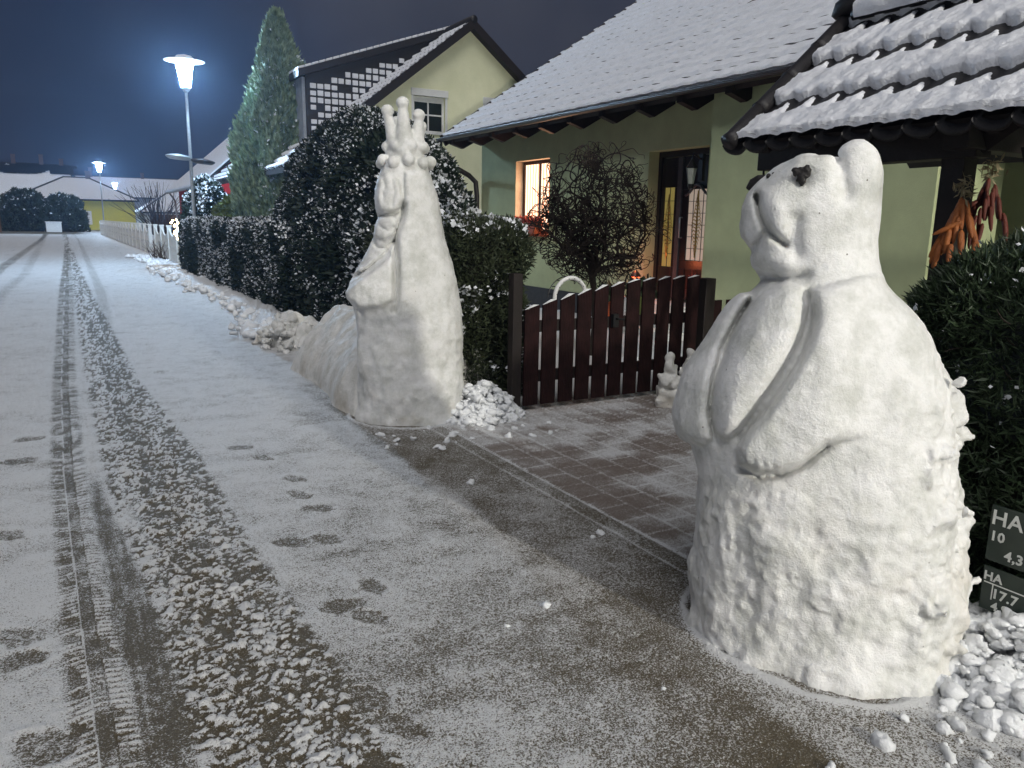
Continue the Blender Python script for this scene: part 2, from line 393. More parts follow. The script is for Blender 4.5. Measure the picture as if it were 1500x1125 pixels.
    joint = np.maximum(sstep(.013, .005, j), sstep(.013, .005, j2))
    stone = h_(row, np.floor(yy/.21+.5), 0, 91)
    drift = sstep(.0, .45, fbm2(X*1.5+1, Y*2.6, 3, 95)+.25)
    gD = .10+.20*n2+.50*drift*(.72+.3*vn2(X*14, Y*5, 96))+.10*(stone-.5)
    gD = np.where(joint > .4, gD+.28*joint, gD)
    cov = cov*(1-drive)+gD*drive
    H = H*(1-drive)+(.006+.004*gD-.004*joint*(1-gD))*drive
    kerb = sstep(.012, .004, np.abs(X-kx))+sstep(.012, .004, np.abs(X-kx+.12))
    kerb = np.clip(kerb, 0, 1)*sstep(8.4, 6.0, Y); cov = cov+.3*kerb; H = H-.004*kerb
    # beyond the verge: garden snow
    verge = sstep(2.9, 3.5, X)*sstep(5.6, 6.2, Y)
    cov = cov*(1-verge)+.9*verge
    H = H+.05*verge*(1+n1)
    # ploughed ridge along the hedge foot
    rx = 3.0-.25*sstep(16, 9, Y)+.1*n1; ridge = np.exp(-((X-rx)/.28)**2)*sstep(8.2, 10.5, Y)*sstep(60, 20, Y)
    H = H+ridge*(.10+.14*np.abs(n1)+.10*np.abs(n2)); cov = cov+.2*ridge
    # cross road, bare and wet, at the far end
    cr = sstep(82, 88, Y)*sstep(108, 100, Y)*sstep(3, 1, X); cov = cov-.75*cr*(1 + .2*n1)
    # contact drift with thinner snow inside it, round the bear and the king
    for (cx, cy, rr_) in ((2.60,1.87,.52),(2.47,5.93,.47)):
        d = np.hypot(X-cx, Y-cy)+.05*n1+.03*n2
        cov = cov+.6*np.exp(-((d-rr_-.03)/.018)**2)-.1*sstep(rr_+.02,rr_-.02,d); H = H+.012*np.exp(-((d-rr_-.03)/.02)**2)
    d = np.hypot(X-3.05, Y-1.35); m = sstep(.75, .35, d+.15*n1); cov += .5*m
    far = sstep(25, 60, Rr); H = H*(1-far)
    cov = np.clip(cov, 0, 1)
    V = np.stack([X, Y, H], -1).reshape(-1, 3); Fq = grid_faces(*X.shape)
    cx, cy = X[:-1,:-1].ravel(), Y[:-1,:-1].ravel()
    reg = np.where((cx > kx) & (cy < 5.75) & (cy > -3), 1, np.where((cx > 3.3), 2, 0))
    for rid, (nm, kind) in enumerate((('road','structure'), ('driveway','structure'), ('garden_ground','structure'))):
        f = Fq[reg == rid]
        u, inv = np.unique(f, return_inverse=True)
        o = mesh_np(nm, V[u], inv.reshape(f.shape), GM[rid], None, True)
        at = o.data.attributes.new('cover', 'FLOAT', 'POINT'); at.data.foreach_set('value', cov.ravel()[u].astype(np.float32))
        struct(o)
def ground_mat(name, base, base2, flake=(.66,.67,.68)):
    n = NT(name); a = n.add('ShaderNodeAttribute', attribute_name='cover')
    g = n.noise(150, 3, .75); g2 = n.noise(50, 3, .7)
    m1 = n.add('ShaderNodeMath', operation='MULTIPLY_ADD'); n.link(g.outputs['Fac'], m1.inputs[0]); m1.inputs[1].default_value = 2.6; m1.inputs[2].default_value = -1.3
    m2 = n.add('ShaderNodeMath', operation='MULTIPLY_ADD'); n.link(g2.outputs['Fac'], m2.inputs[0]); m2.inputs[1].default_value = .7; m2.inputs[2].default_value = -.35
    s1 = n.add('ShaderNodeMath', operation='ADD'); n.link(m1.outputs[0], s1.inputs[0]); n.link(m2.outputs[0], s1.inputs[1])
    s2 = n.add('ShaderNodeMath', operation='ADD'); n.link(s1.outputs[0], s2.inputs[0]); n.link(a.outputs['Fac'], s2.inputs[1])
    r = n.ramp(s2.outputs[0], [(.22, (0,0,0)), (.52, (1,1,1))])
    rock = n.ramp(n.noise(340, 2, .6).outputs['Fac'], [(.35, base2), (.65, base)])
    mx = n.add('ShaderNodeMix', data_type='RGBA'); n.link(r.outputs['Color'], mx.inputs[0]); n.link(rock.outputs['Color'], mx.inputs[6]); mx.inputs[7].default_value = (*flake, 1)
    n.link(mx.outputs[2], n.b.inputs['Base Color']); n.b.inputs['Roughness'].default_value = .6; n.b.inputs['Specular IOR Level'].default_value = .35
    b = n.bump(s2.outputs[0], .004); n.link(b.outputs[0], n.b.inputs['Normal'])
    return n.m
GM = [ground_mat('snowy_asphalt', (.14,.112,.068), (.045,.037,.022)), ground_mat('snowy_paving', (.27,.22,.19), (.13,.108,.095)), ground_mat('snowy_garden', (.06,.05,.035), (.03,.025,.02))]
build_ground()
b = MB(); b.poly([(-400,-60,-.07),(400,-60,-.07),(400,500,-.07),(-400,500,-.07)]); struct(b.build('ground', snow_mat('far_ground_snow', (.66,.69,.73))))


class Relief:
    """carving guides for a sculpture: outlines measured on its facing side, projected onto the solid"""
    def __init__(s, U, V, W, c, az):
        D = math.hypot(*c); k = D/(D-V); s.u = U*k; s.w = CAMH+(W-CAMH)*k; s.c = c; s.az = az; s.front = sstep(-.04, .06, V)
    def P(s, px, py):
        d = ray(px, py); n = (math.sin(s.az), math.cos(s.az)); t = (s.c[0]*n[0]+s.c[1]*n[1])/(d.x*n[0]+d.y*n[1])
        return ((t*d.x-s.c[0])*math.cos(s.az)-(t*d.y-s.c[1])*math.sin(s.az), CAMH+t*d.z)
    def dist(s, pts, closed=False):
        q = [s.P(*p) for p in pts]; q = q+[q[0]] if closed else q; best = np.full(s.u.shape, 9.)
        for a, b in zip(q[:-1], q[1:]):
            ex, ey = b[0]-a[0], b[1]-a[1]; t = np.clip(((s.u-a[0])*ex+(s.w-a[1])*ey)/(ex*ex+ey*ey+1e-9), 0, 1)
            best = np.minimum(best, np.hypot(s.u-a[0]-t*ex, s.w-a[1]-t*ey))
        return best
    def groove(s, pts, depth, width): return depth*np.exp(-(s.dist(pts)/width)**2)*s.front
    def raised(s, pts, A, Rr):
        best = s.dist(pts, True); q = [s.P(*p) for p in pts]; ins = np.zeros(s.u.shape, bool)
        for a, b in zip(q, q[1:]+q[:1]):
            m = (a[1] > s.w) != (b[1] > s.w); ins ^= m & (s.u < (b[0]-a[0])*(s.w-a[1])/((b[1]-a[1]) or 1e-9)+a[0])
        t = np.clip(best/Rr, 0, 1)*ins; return A*np.sqrt(1-(1-t)**2)*s.front

# ================================================================== SNOW BEAR
def build_bear():
    c, az = (2.61,1.88), math.atan2(2.555,1.836); h = .010
    U, V, W, org = sdf_grid((-.74,-.60,-.04), (.62,.64,1.98), h)
    d = column(U, V, W, [(-.1,-.53,.53,-.5,.50),(.0,-.53,.51,-.5,.50),(.10,-.53,.49,-.5,.49),(.30,-.54,.475,-.48,.47),(.50,-.545,.45,-.45,.45),(.62,-.55,.43,-.43,.43),(.70,-.57,.415,-.42,.41),(.76,-.60,.40,-.4,.40),(.86,-.605,.39,-.4,.39),(1.04,-.57,.34,-.36,.36),(1.2,-.475,.285,-.31,.32),(1.31,-.42,.205,-.26,.28),(1.38,-.37,.12,-.23,.25),(1.44,-.30,.06,-.2,.2),(1.6,-.30,.05,-.2,.2)])
    d = smax(d, W-1.5, .06)
    hd = column(U, V, W, [(1.36,-.33,.08,-.2,.2),(1.42,-.375,.075,-.2,.20),(1.46,-.395,.068,-.2,.2),(1.51,-.40,.06,-.2,.21),(1.545,-.43,.055,-.2,.21),(1.60,-.447,.052,-.2,.21),(1.68,-.447,.05,-.2,.21),(1.74,-.425,.05,-.2,.20),(1.785,-.395,.048,-.19,.19),(1.82,-.36,.045,-.18,.18),(1.86,-.32,.04,-.17,.17),(1.9,-.27,.035,-.16,.16)], 3, 2.1)
    hd = smax(smax(hd, W-1.868, .05), 1.37-W, .05); d = smin(d, hd, .03)
    RL = Relief(U, V, W, (2.555,1.836), az)
    # ears
    near = ell(U,V,W,(-.048,.08,1.79),(.094,.075,.135)); near = smax(near, -ell(U,V,W,(-.095,.185,1.80),(.035,.045,.07)), .03)
    d = smin(d, near, .012); d = smin(d, ell(U,V,W,(-.225,-.10,1.845),(.07,.05,.05)), .02)
    d = d + RL.groove([(1230,236),(1236,262),(1240,285)], .026, .026) + RL.groove([(1178,262),(1180,258)], .022, .030)
    # jowls, mouth, cheek, chin line
    d = d + RL.groove([(1107,286),(1111,311),(1118,329),(1130,344),(1150,360)], .050, .013) + RL.groove([(1086,357),(1099,367),(1109,354),(1119,340)], .040, .012)
    d = d + RL.groove([(1164,322),(1161,345),(1166,372)], .022, .028) + RL.groove([(1132,300),(1140,330)], -.020, .045) + RL.groove([(1125,385),(1150,388)], -.018, .04)
    d = d + RL.groove([(1108,404),(1149,411),(1180,405)], .034, .020) + RL.groove([(1150,238),(1125,262)], .012, .03)
    # far arm, belly between the arms, near arm with its paw
    d = d - RL.raised([(1080,425),(1100,432),(1078,462),(1052,515),(1037,570),(1034,610),(1041,652),(1025,660),(985,650),(960,600),(985,520),(1040,440)], .045, .05)
    d = d - RL.raised([(1108,436),(1150,412),(1175,422),(1184,450),(1176,490),(1150,540),(1112,595),(1082,640),(1060,655),(1044,640),(1038,600),(1045,560),(1062,510),(1086,462)], .075, .10)
    fadeR = 1-sstep(-.10, .14, RL.u)
    d = d - RL.raised([(1186,425),(1192,470),(1182,505),(1160,548),(1120,606),(1088,642),(1075,665),(1080,690),(1105,702),(1140,701),(1172,690),(1212,660),(1300,640),(1420,600),(1420,400),(1290,400)], .085, .045)*fadeR
    d = d + RL.groove([(1187,434),(1184,475),(1170,520),(1140,568),(1105,615),(1078,645)], .035, .020) + RL.groove([(1080,694),(1110,707),(1145,704),(1178,690),(1210,662)], .035, .014)
    d = d + RL.groove([(1095,445),(1064,500),(1043,560),(1036,610),(1046,655)], .020, .010)
    for k in range(4): d = d + RL.groove([(1086+15*k,676+4*k),(1090+15*k,694+3*k)], .010, .008)
    # modelling marks: knife facets below, crusty lumps on the back
    low = sstep(.85, .45, W)
    d = d + low*.012*vn3(U*7+3, V*7, W*6, 3)
    # spade-flattened patches: slabs of noise pressed flat, with soft steps between
    e1 = vn3(U*5+2, V*5, W*4+1, 61)+.5*vn3(U*11, V*11, W*9, 62); st = np.floor(e1*2.2+.5)/2.2; e1 = st+(e1-st)*.35
    d = d + sstep(1.0,.55,W)*.017*e1 + sstep(.9,.5,W)*.010*np.abs(vn3(U*22, V*22, W*22, 63))
    back = sstep(.22, .42, U)*sstep(1.3, 1.1, W); d = d - back*(.055*np.clip(vn3(U*13, V*13, W*13, 15)-.05, 0, 1)+.02*np.abs(vn3(U*30, V*30, W*30, 16)))
    d = d - sstep(.12, -.02, W)*.03*(.4+vn3(U*8, V*8, W*3, 19))
    d = d + .007*fbm3(U*7, V*7, W*7, 2, 25) + .006*fbm3(U*26, V*26, W*26, 2, 33)*(.6+low) + sstep(.05,.3,U)*.006*vn3(U*34,V*34,W*34,35)
    d = d + .005*np.abs(vn3(U*45, V*45, W*45, 71))*(.4+.6*sstep(1.3,.9,W))
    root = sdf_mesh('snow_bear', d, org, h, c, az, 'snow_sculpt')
    tag(root, 'large white snow sculpture of a sitting bear with raised snout and coal eye', 'snow sculpture', 'carved snow sculptures beside the drive')
    def lump(name, cc, r, seed, nn=9):
        P = []; rg = random.Random(seed)
        b = MB()
        for k in range(nn):
            p = [cc[i]+rg.uniform(-1,1)*r[i]*.62 for i in range(3)]; s = rg.uniform(.28,.5)
            b.lathe([(.01,-s*r[2]),(s*r[0]*.8,-s*r[2]*.6),(s*r[0],0),(s*r[0]*.75,s*r[2]*.6),(.01,s*r[2])], p, 7)
        v = local_to_world(np.array(b.v), c, az); b.v = [tuple(x) for x in v]
        return b.build(name, 'coal', root)
    def coal(cc, parts, s):
        lo_ = [cc[i]-.06 for i in range(3)]; hi_ = [cc[i]+.06 for i in range(3)]; A, B, D, og = sdf_grid(lo_, hi_, .004); e = np.full(A.shape, 9.)
        for (a_, b_, r_) in parts: e = smin(e, ell(A,B,D,(cc[0]+a_,cc[1],cc[2]+b_),(r_,r_*.7,r_)), .006)
        e = e+.004*vn3(A*110,B*110,D*110,3); sdf_mesh('eye', e, og, .004, c, az, 'coal', root)
    coal((-.222,.190,1.79), [(-.017,.014,.017),(.013,.016,.019),(.0,-.006,.018),(.004,-.022,.012),(.018,.002,.014)], 1)
    coal((-.335,.10,1.795), [(-.01,.0,.011),(.008,.002,.010)], 1)
    b = MB(); b.tube([(-.425,.03,1.752),(-.408,.04,1.775),(-.385,.045,1.79),(-.355,.05,1.797)], [.010,.016,.014,.007], 10)
    b.v = [tuple(x) for x in local_to_world(np.array(b.v), c, az)]; b.build('nose', 'coal', root)
build_bear()

# ================================================================== CROWNED SNOW FIGURE
def build_king():
    c, az = (2.45,5.95), math.atan2(2.45,5.95); h = .0145
    U, V, W, org = sdf_grid((-.62,-.52,-.06), (.62,.62,2.16), h)
    d = column(U, V, W, [(-.1,-.43,.47,-.40,.42),(.05,-.425,.48,-.4,.42),(.3,-.42,.485,-.4,.40),(.72,-.42,.475,-.38,.37),(.90,-.425,.455,-.35,.34),(1.00,-.47,.44,-.34,.33),(1.12,-.46,.42,-.33,.32),(1.28,-.365,.38,-.29,.29),(1.40,-.30,.345,-.27,.27),(1.48,-.265,.32,-.25,.26),(1.56,-.215,.305,-.25,.25),(1.64,-.225,.29,-.24,.24),(1.74,-.238,.275,-.22,.23),(1.86,-.235,.25,-.2,.22),(1.93,-.215,.22,-.2,.2),(2.03,-.185,.185,-.18,.18),(2.12,-.15,.17,-.16,.16)], 5)
    d = smax(d, W-2.1, .05)
    RL = Relief(U, V, W, (2.45,5.95), az)
    K1 = [(592,300),(589,318),(581,340),(579,356),(581,380),(582,407),(581,433),(577,455)]
    d = d - RL.raised([(592,250)]+K1+[(590,480),(640,500),(720,500),(720,250)], .05, .05)*(1-sstep(.0,.22,RL.u))*sstep(.82,1.15,W)
    d = d + RL.groove(K1, .065, .022) + RL.groove([(553,317),(567,315),(580,312),(590,304)], .045, .016)
    d = d - RL.raised([(553,262),(566,252),(585,262),(590,290),(583,308),(566,313),(552,308),(548,290)], .045, .05)
    d = d + RL.groove([(560,292),(563,272),(561,258)], .018, .010) + RL.groove([(574,302),(577,278),(574,262)], .020, .010)
    d = d - RL.raised([(556,318),(572,314),(584,326),(578,344),(562,352),(548,346),(547,330)], .045, .03)
    d = d + RL.groove([(546,350),(552,362),(563,364),(576,352)], .030, .010) + RL.groove([(556,332),(568,338),(577,332)], .016, .008)
    d = d - RL.raised([(576,356),(570,375),(545,396),(518,415),(505,428),(508,440),(522,452),(560,450),(578,440)], .055, .04)
    d = d + RL.groove([(578,352),(562,374),(538,394),(515,408)], .045, .012) + RL.groove([(508,440),(520,446),(530,460)], .02, .014) + RL.groove([(550,372),(530,388)], .012, .010)
    low = sstep(1.25, .6, W)
    d = d + low*(.022*vn3(U*5+7, V*5, W*4, 43)) + (.3+low)*.012*np.abs(vn3(U*14, V*14, W*11, 45))
    d = d + .008*fbm3(U*8, V*8, W*8, 2, 55)+.0045*fbm3(U*24, V*24, W*24, 2, 57)
    d = d - sstep(.14, -.02, W)*.03*(.3+vn3(U*7, V*7, W*3, 59))
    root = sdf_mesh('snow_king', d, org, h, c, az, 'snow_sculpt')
    tag(root, 'tall slender snow sculpture of a robed king with spiked crown', 'snow sculpture', 'carved snow sculptures beside the drive')
    h = .009; U, V, W, org = sdf_grid((-.30,-.30,1.98), (.30,.30,2.60), h)
    d = np.full(U.shape, 9.)
    d = smin(d, cap(U,V,W,(.0,0,2.04),(.0,0,2.20),.165,.15), .02)
    for k in range(10):
        a = 2*math.pi*k/10+.2; d = smin(d, ell(U,V,W,(.01+.195*math.cos(a),.185*math.sin(a),2.07+.01*math.sin(5*a)),(.05,.05,.047)), .012)
    for k in range(8):
        a = 2*math.pi*k/8+.5; d = smin(d, ell(U,V,W,(.01+.155*math.cos(a),.15*math.sin(a),2.185),(.045,.045,.042)), .015)
    for (u1,v1,w1,u2,v2,w2,ra) in ((-.075,.07,2.2,-.128,.11,2.41,.052),(.0,.11,2.16,-.012,.14,2.47,.072),(.095,.06,2.2,.112,.08,2.39,.056),(-.02,-.12,2.2,-.06,-.14,2.36,.05),(.09,-.08,2.2,.13,-.13,2.33,.05)):
        d = smin(d, cap(U,V,W,(u1,v1,w1),(u2,v2,w2),ra*1.1,.036), .02)
        d = smin(d, ell(U,V,W,(u2,v2,w2+.035),(.050,.050,.047)), .008)
    d = d+.004*fbm3(U*22, V*22, W*22, 2, 65)
    sdf_mesh('crown', d, org, h, c, az, 'snow_sculpt', root)
build_king()

# small crouching snow figures beside the gate, ploughed heaps
def small_figure(c, s, seed, lab, base):
    h = .012; az = math.atan2(*c); U, V, W, org = sdf_grid((-.16,-.16,-.03), (.16,.16,.60), h); U, V, W = U/s, V/s, W/s
    d = smax(smax(np.abs(U)-.105, np.abs(V)-.10, .02), np.abs(W-.07)-.09, .02)
    d = smin(d, ell(U,V,W,(0,0,.24),(.10,.095,.085)), .02)
    d = smin(d, ell(U,V,W,(.01,0,.345),(.07,.07,.05)), .015)
    d = smin(d, ell(U,V,W,(-.005,.01,.39),(.045,.05,.035)), .012)
    d = smin(d, ell(U,V,W,(-.01,0,.455),(.042,.04,.055)), .01)
    d = smin(d, cap(U,V,W,(-.09,.03,.27),(-.02,.09,.21),.025,.022), .01); d = smin(d, cap(U,V,W,(.09,.03,.27),(.03,.09,.2),.025,.022), .01)
    d = d+.02*vn3(U*16+seed, V*16, W*16, seed)
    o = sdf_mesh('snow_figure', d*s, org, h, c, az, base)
    tag(o, lab, 'snow figure', 'small snow figures beside the gate')
small_figure((4.70,5.20), 1.0, 3, 'small snow figure with pointed head, left one of the pair by gate', 'snow_dirty')
small_figure((5.02,5.28), 1.0, 8, 'lumpy small snow figure half hidden behind the snow bear', 'snow_dirty')

def heap(name, poly_fn, x0, x1, y0, y1, n, mats, lab, cat, seed, group=None, kind=None):
    """height field lump standing on the ground"""
    nx, ny = n; X, Y = np.meshgrid(np.linspace(x0,x1,nx), np.linspace(y0,y1,ny), indexing='ij')
    Z = poly_fn(X, Y)
    o = mesh_np(name, np.stack([X,Y,Z],-1).reshape(-1,3), grid_faces(nx,ny), mats, None, True)
    return tag(o, lab, cat, group, kind)
def rubble_fn(cx, cy, rx, ry, hgt, seed, sc=9, steep=1.):
    def f(X, Y):
        q = ((X-cx)/rx)**2+((Y-cy)/ry)**2+.35*fbm2(X*4, Y*4, 3, seed)
        env = np.clip(1-q, -.4, 1); env = np.sign(env)*np.abs(env)**steep
        wx = X+.03*vn2(X*12, Y*12, seed+5); wy = Y+.03*vn2(X*12+5, Y*12, seed+6)
        w, i = worley(wx*sc, wy*sc, seed+1); w2, i2 = worley(wx*sc*2.3, wy*sc*2.3, seed+3)
        l = np.sqrt(np.clip(1-w*w*1.3, 0, 1))*(.2+.8*i); l2 = np.sqrt(np.clip(1-w2*w2*1.3, 0, 1))*(.1+.9*i2)
        return hgt*env*(.55+.4*l)+np.where(env > 0, .06*l+.035*l2, 0)*np.clip(env*4, 0, 1)-.02 + .01*fbm2(X*40, Y*40, 2, seed)
    return f
# smooth ploughed block left of the king
def block_fn(X, Y):
    # long wedge, steep towards the road, top rising towards the hedge
    s = sstep(8.55, 8.2, Y+.25*(X-2.2))*sstep(6.0, 6.15, Y)
    e = np.clip((X-2.0-.06*vn2(Y*2, Y*0, 8)-.05*(Y-6))/.42, 0, 1); b_ = np.clip((3.5-X)/.3, 0, 1)
    z = (e**.55)*s*b_*(.74+.06*vn2(X*3, Y*2, 4))
    z += .05*fbm2(X*5+Y*3, Y*4-X*3, 4, 12)*np.clip(z*5, 0, 1) + .018*np.abs(vn2(X*18+Y*9, Y*9, 14))*np.clip(z*5, 0, 1)
    return z-.03
heap('snow_bank', block_fn, 1.9, 3.4, 5.95, 9.2, (150,300), 'snow_dirty', 'big block of ploughed snow lying beside the snow king', 'snow pile', 3)
heap('snow_pile', rubble_fn(2.62, 10.1, .38, .75, .42, 31, 5, .5), 2.0, 3.3, 9.1, 11.2, (100,150), 'snow_dirty', 'dirty lump of ploughed snow beneath the hedge', 'snow pile', 3)
heap('snow_pile', rubble_fn(2.97, 5.62, .40, .34, .16, 37, 7, .8), 2.5, 3.5, 5.15, 6.2, (130,130), 'snow', 'crumbly snow pile between the snow king and the gate post', 'snow pile', 3)
heap('snow_rubble', rubble_fn(3.02, 1.28, .50, .40, .10, 41, 14, .7), 2.3, 3.8, .7, 1.9, (230,190), 'snow', 'crumbled snow spilled at the foot of the snow bear', 'snow rubble', 3, kind='stuff')
# loose clods along the hedge and on the road: one scattered mass
def chunk_tools(seed):
    V, Fc = [], []; n, m = 13, 9
    th, ph = np.meshgrid(np.linspace(0,2*math.pi,n), np.linspace(0.05,math.pi-.05,m), indexing='ij')
    bv = np.stack([np.cos(th)*np.sin(ph), np.sin(th)*np.sin(ph), np.cos(ph)], -1).reshape(-1,3); fa = grid_faces(n, m); rg = random.Random(seed)
    def add(x, y, s, z=0):
        q = bv+np.array([x*31, y*17, z*23+s*90])
        r = 1+.55*vn3(q[:,0]*1.6, q[:,1]*1.6, q[:,2]*1.6, 5)+.28*vn3(q[:,0]*4, q[:,1]*4, q[:,2]*4, 6)
        v = bv*r[:,None]*np.array([s*rg.uniform(.8,1.5), s*rg.uniform(.8,1.3), s*rg.uniform(.55,1.)])
        a = rg.uniform(0,6.3); t = rg.uniform(-.6,.6); v = np.stack([v[:,0], v[:,1]*math.cos(t)-v[:,2]*math.sin(t), v[:,1]*math.sin(t)+v[:,2]*math.cos(t)], 1)
        v = np.stack([v[:,0]*math.cos(a)-v[:,1]*math.sin(a), v[:,0]*math.sin(a)+v[:,1]*math.cos(a), v[:,2]], 1)
        Fc.append(fa+len(V)*len(bv)); V.append(v+np.array([x,y,z+s*.35]))
    return V, Fc, add, rg
def chunks_on(parent_name, cx, cy, rx, ry, hgt, n, s0, s1, seed, m='snow'):
    V, Fc, add, rg = chunk_tools(seed)
    for k in range(n):
        a = rg.uniform(0,6.28); r = rg.random()**.6; s = s0+(s1-s0)*rg.random()**2.2
        add(cx+rx*r*math.cos(a), cy+ry*r*math.sin(a), s, max(0,(1-r*r))*hgt*rg.uniform(.6,1.05))
    mesh_np('chunks', np.concatenate(V), np.concatenate(Fc), m, parent_name, True)['kind'] = 'stuff'
def clods():
    V, Fc, add, rg = chunk_tools(5)
    for k in range(520):
        y = 10.4+(rg.random()**1.6)*26; x = 2.95-.35*sstep(14, 9, np.array(y))+rg.gauss(-.12,.22); add(float(x), y, rg.uniform(.02,.075)*(1.3 if y > 20 else 1), .05)
    for k in range(60): add(rg.uniform(2.2,2.75), rg.uniform(10.4,12.2), rg.uniform(.04,.12), .0)
    for (px, py, s) in ((800,890,.02),(690,709,.022),(742,918,.008),(600,470,.02),(868,788,.012),(880,783,.02),(1110,780,.01),(972,1010,.008)):
        p = on_z(px, py); add(p.x, p.y, s)
    for k in range(45): add(rg.uniform(1.9,3.4), rg.uniform(4.85,5.45), rg.uniform(.006,.03), 0)
    for k in range(60): add(rg.gauss(2.75,.35), rg.gauss(1.15,.12), rg.uniform(.008,.03), 0)
    o = mesh_np('snow_clods', np.concatenate(V), np.concatenate(Fc), 'snow', None, True); tag(o, 'loose lumps of snow scattered along the hedge foot and on the road', 'snow lumps', None, 'stuff')
clods()
for o in [q for q in bpy.data.objects if q.name.startswith(('snow_rubble','snow_pile'))]:
    c_ = np.array([v.co for v in o.data.vertices]).mean(0)
    if o.name == 'snow_rubble': chunks_on(o, 3.02, 1.28, .52, .42, .16, 900, .007, .040, 8)
    elif 'crumbly' in o['label']: chunks_on(o, 2.97, 5.62, .38, .34, .26, 520, .009, .042, 9)
    elif 'dirty lump' in o['label']: chunks_on(o, 2.55, 10.1, .45, .8, .36, 320, .02, .075, 10, 'snow_dirty')

# ================================================================== FOLIAGE
def unit(a): return a/np.maximum(np.linalg.norm(a, axis=1, keepdims=True), 1e-6)
def kites(P, D, L, Wd, g):
    n = len(P); s = unit(np.cross(D, unit(g.normal(size=(n,3))))); L = L[:,None]; Wd = Wd[:,None]
    bow = np.cross(D, s)*L*g.uniform(-.25,.25,(n,1))
    v = np.stack([P, P+D*L*.45+s*Wd+bow, P+D*L+bow*1.6, P+D*L*.4-s*Wd+bow], 1).reshape(-1,3)
    return v, np.arange(n*4).reshape(-1,4)
def foliage(name, lab, cat, P, N, size, leaf, g, upd=.5, jit=.7, wid=.22, snow=0, snow_size=.04, snow_thr=.1, group=None, core=None, parent=None, snow_up=.5, depth=.1, fr=3.):
    n = len(P); P = P - N*(g.random((n,1))**1.5)*depth
    D = unit(N*.8+np.array([0,0,upd])+g.normal(size=(n,3))*jit)
    L = size*g.uniform(.6,1.4,n); v, f = kites(P, D, L, L*wid*g.uniform(.7,1.3,n), g); midx = np.zeros(len(f), int)
    mats = [leaf]
    root = mesh_np(name, v, f, mats, parent, False, midx)
    if cat: tag(root, lab, cat, group)
    if snow:
        q = g.integers(0, n, snow*3); Q = P[q]; NN = N[q]
        w = fbm3(Q[:,0]*fr, Q[:,1]*fr, Q[:,2]*fr, 3, 3)+NN[:,2]*snow_up+g.normal(size=len(q))*.12
        k = np.argsort(-w)[:snow] if snow_thr is None else np.where(w > snow_thr)[0][:snow]
        Q = Q[k]+NN[k]*size*.45+np.array([0,0,size*.25]); D = unit(g.normal(size=(len(k),3))*np.array([1,1,.45])+NN[k]*.2)
        L = snow_size*g.uniform(.35,1.3,len(k))**1.2; v, f = kites(Q, D, L, L*g.uniform(.3,.55,len(k)), g)
        mesh_np('snow_cover', v, f, 'snow_leaf', root)['kind'] = 'stuff'
    if core is not None:
        mesh_np('dark_core', core[0], core[1], 'core', root, True)  # solid dark filler that blocks the view through the leaves
    return root
def box_pts(x0,x1,y0,y1,z0,z1,n,g,faces=('-x','-y','+y','+z'),amp=.1,rnd=.25,f=1.6):
    A = {'-x':(y1-y0)*(z1-z0),'+x':(y1-y0)*(z1-z0),'-y':(x1-x0)*(z1-z0),'+y':(x1-x0)*(z1-z0),'+z':(x1-x0)*(y1-y0)}
    tot = sum(A[q] for q in faces); Ps, Ns = [], []
    for q in faces:
        m = int(n*A[q]/tot); a, b = g.random(m), g.random(m)
        X, Y, Z = x0+(x1-x0)*a, y0+(y1-y0)*b, np.full(m, z1); Nn = np.zeros((m,3))
        if q[1] == 'x': X = np.full(m, x0 if q[0] == '-' else x1); Y = y0+(y1-y0)*a; Z = z0+(z1-z0)*b; Nn[:,0] = -1 if q[0] == '-' else 1
        elif q[1] == 'y': Y = np.full(m, y0 if q[0] == '-' else y1); Z = z0+(z1-z0)*b; Nn[:,1] = -1 if q[0] == '-' else 1
        else: Nn[:,2] = 1
        Ps.append(np.stack([X,Y,Z],1)); Ns.append(Nn)
    P, N = np.concatenate(Ps), np.concatenate(Ns)
    # round the edges
    c = np.array([(x0+x1)/2,(y0+y1)/2,(z0+z1)/2]); hs = np.array([(x1-x0)/2,(y1-y0)/2,(z1-z0)/2]); r = rnd
    q = P-c; inner = np.clip(q, -(hs-r), hs-r); inner[:,2] = np.where(q[:,2] < 0, q[:,2], inner[:,2]); dlt = q-inner
    l = np.linalg.norm(dlt, axis=1, keepdims=True); N2 = np.where(l > 1e-4, dlt/np.maximum(l,1e-4), N); P = c+inner+N2*r
    P = P+N2*(amp*fbm3(P[:,0]*f, P[:,1]*f, P[:,2]*f, 3, 5))[:,None]*2
    return P, N2
def box_core(x0,x1,y0,y1,z0,z1,ins):
    b = MB(); b.box((x0+ins,y0+ins,z0),(x1-ins,y1-ins,z1-ins)); return np.array(b.v), np.array(b.f)
g = np.random.default_rng(11)
# low hedge along the road
P, N = box_pts(3.15,4.2,12.6,25.4,0,1.56,60000,g,rnd=.2,amp=.07)
foliage('low_hedge', 'long low clipped hedge dusted with snow along the road', 'hedge', P, N, .085, 'thuja', g, snow=30000, snow_size=.045, snow_thr=.06, fr=1.5, snow_up=.35, core=box_core(3.15,4.2,12.6,25.4,0,1.56,.16), upd=.2)
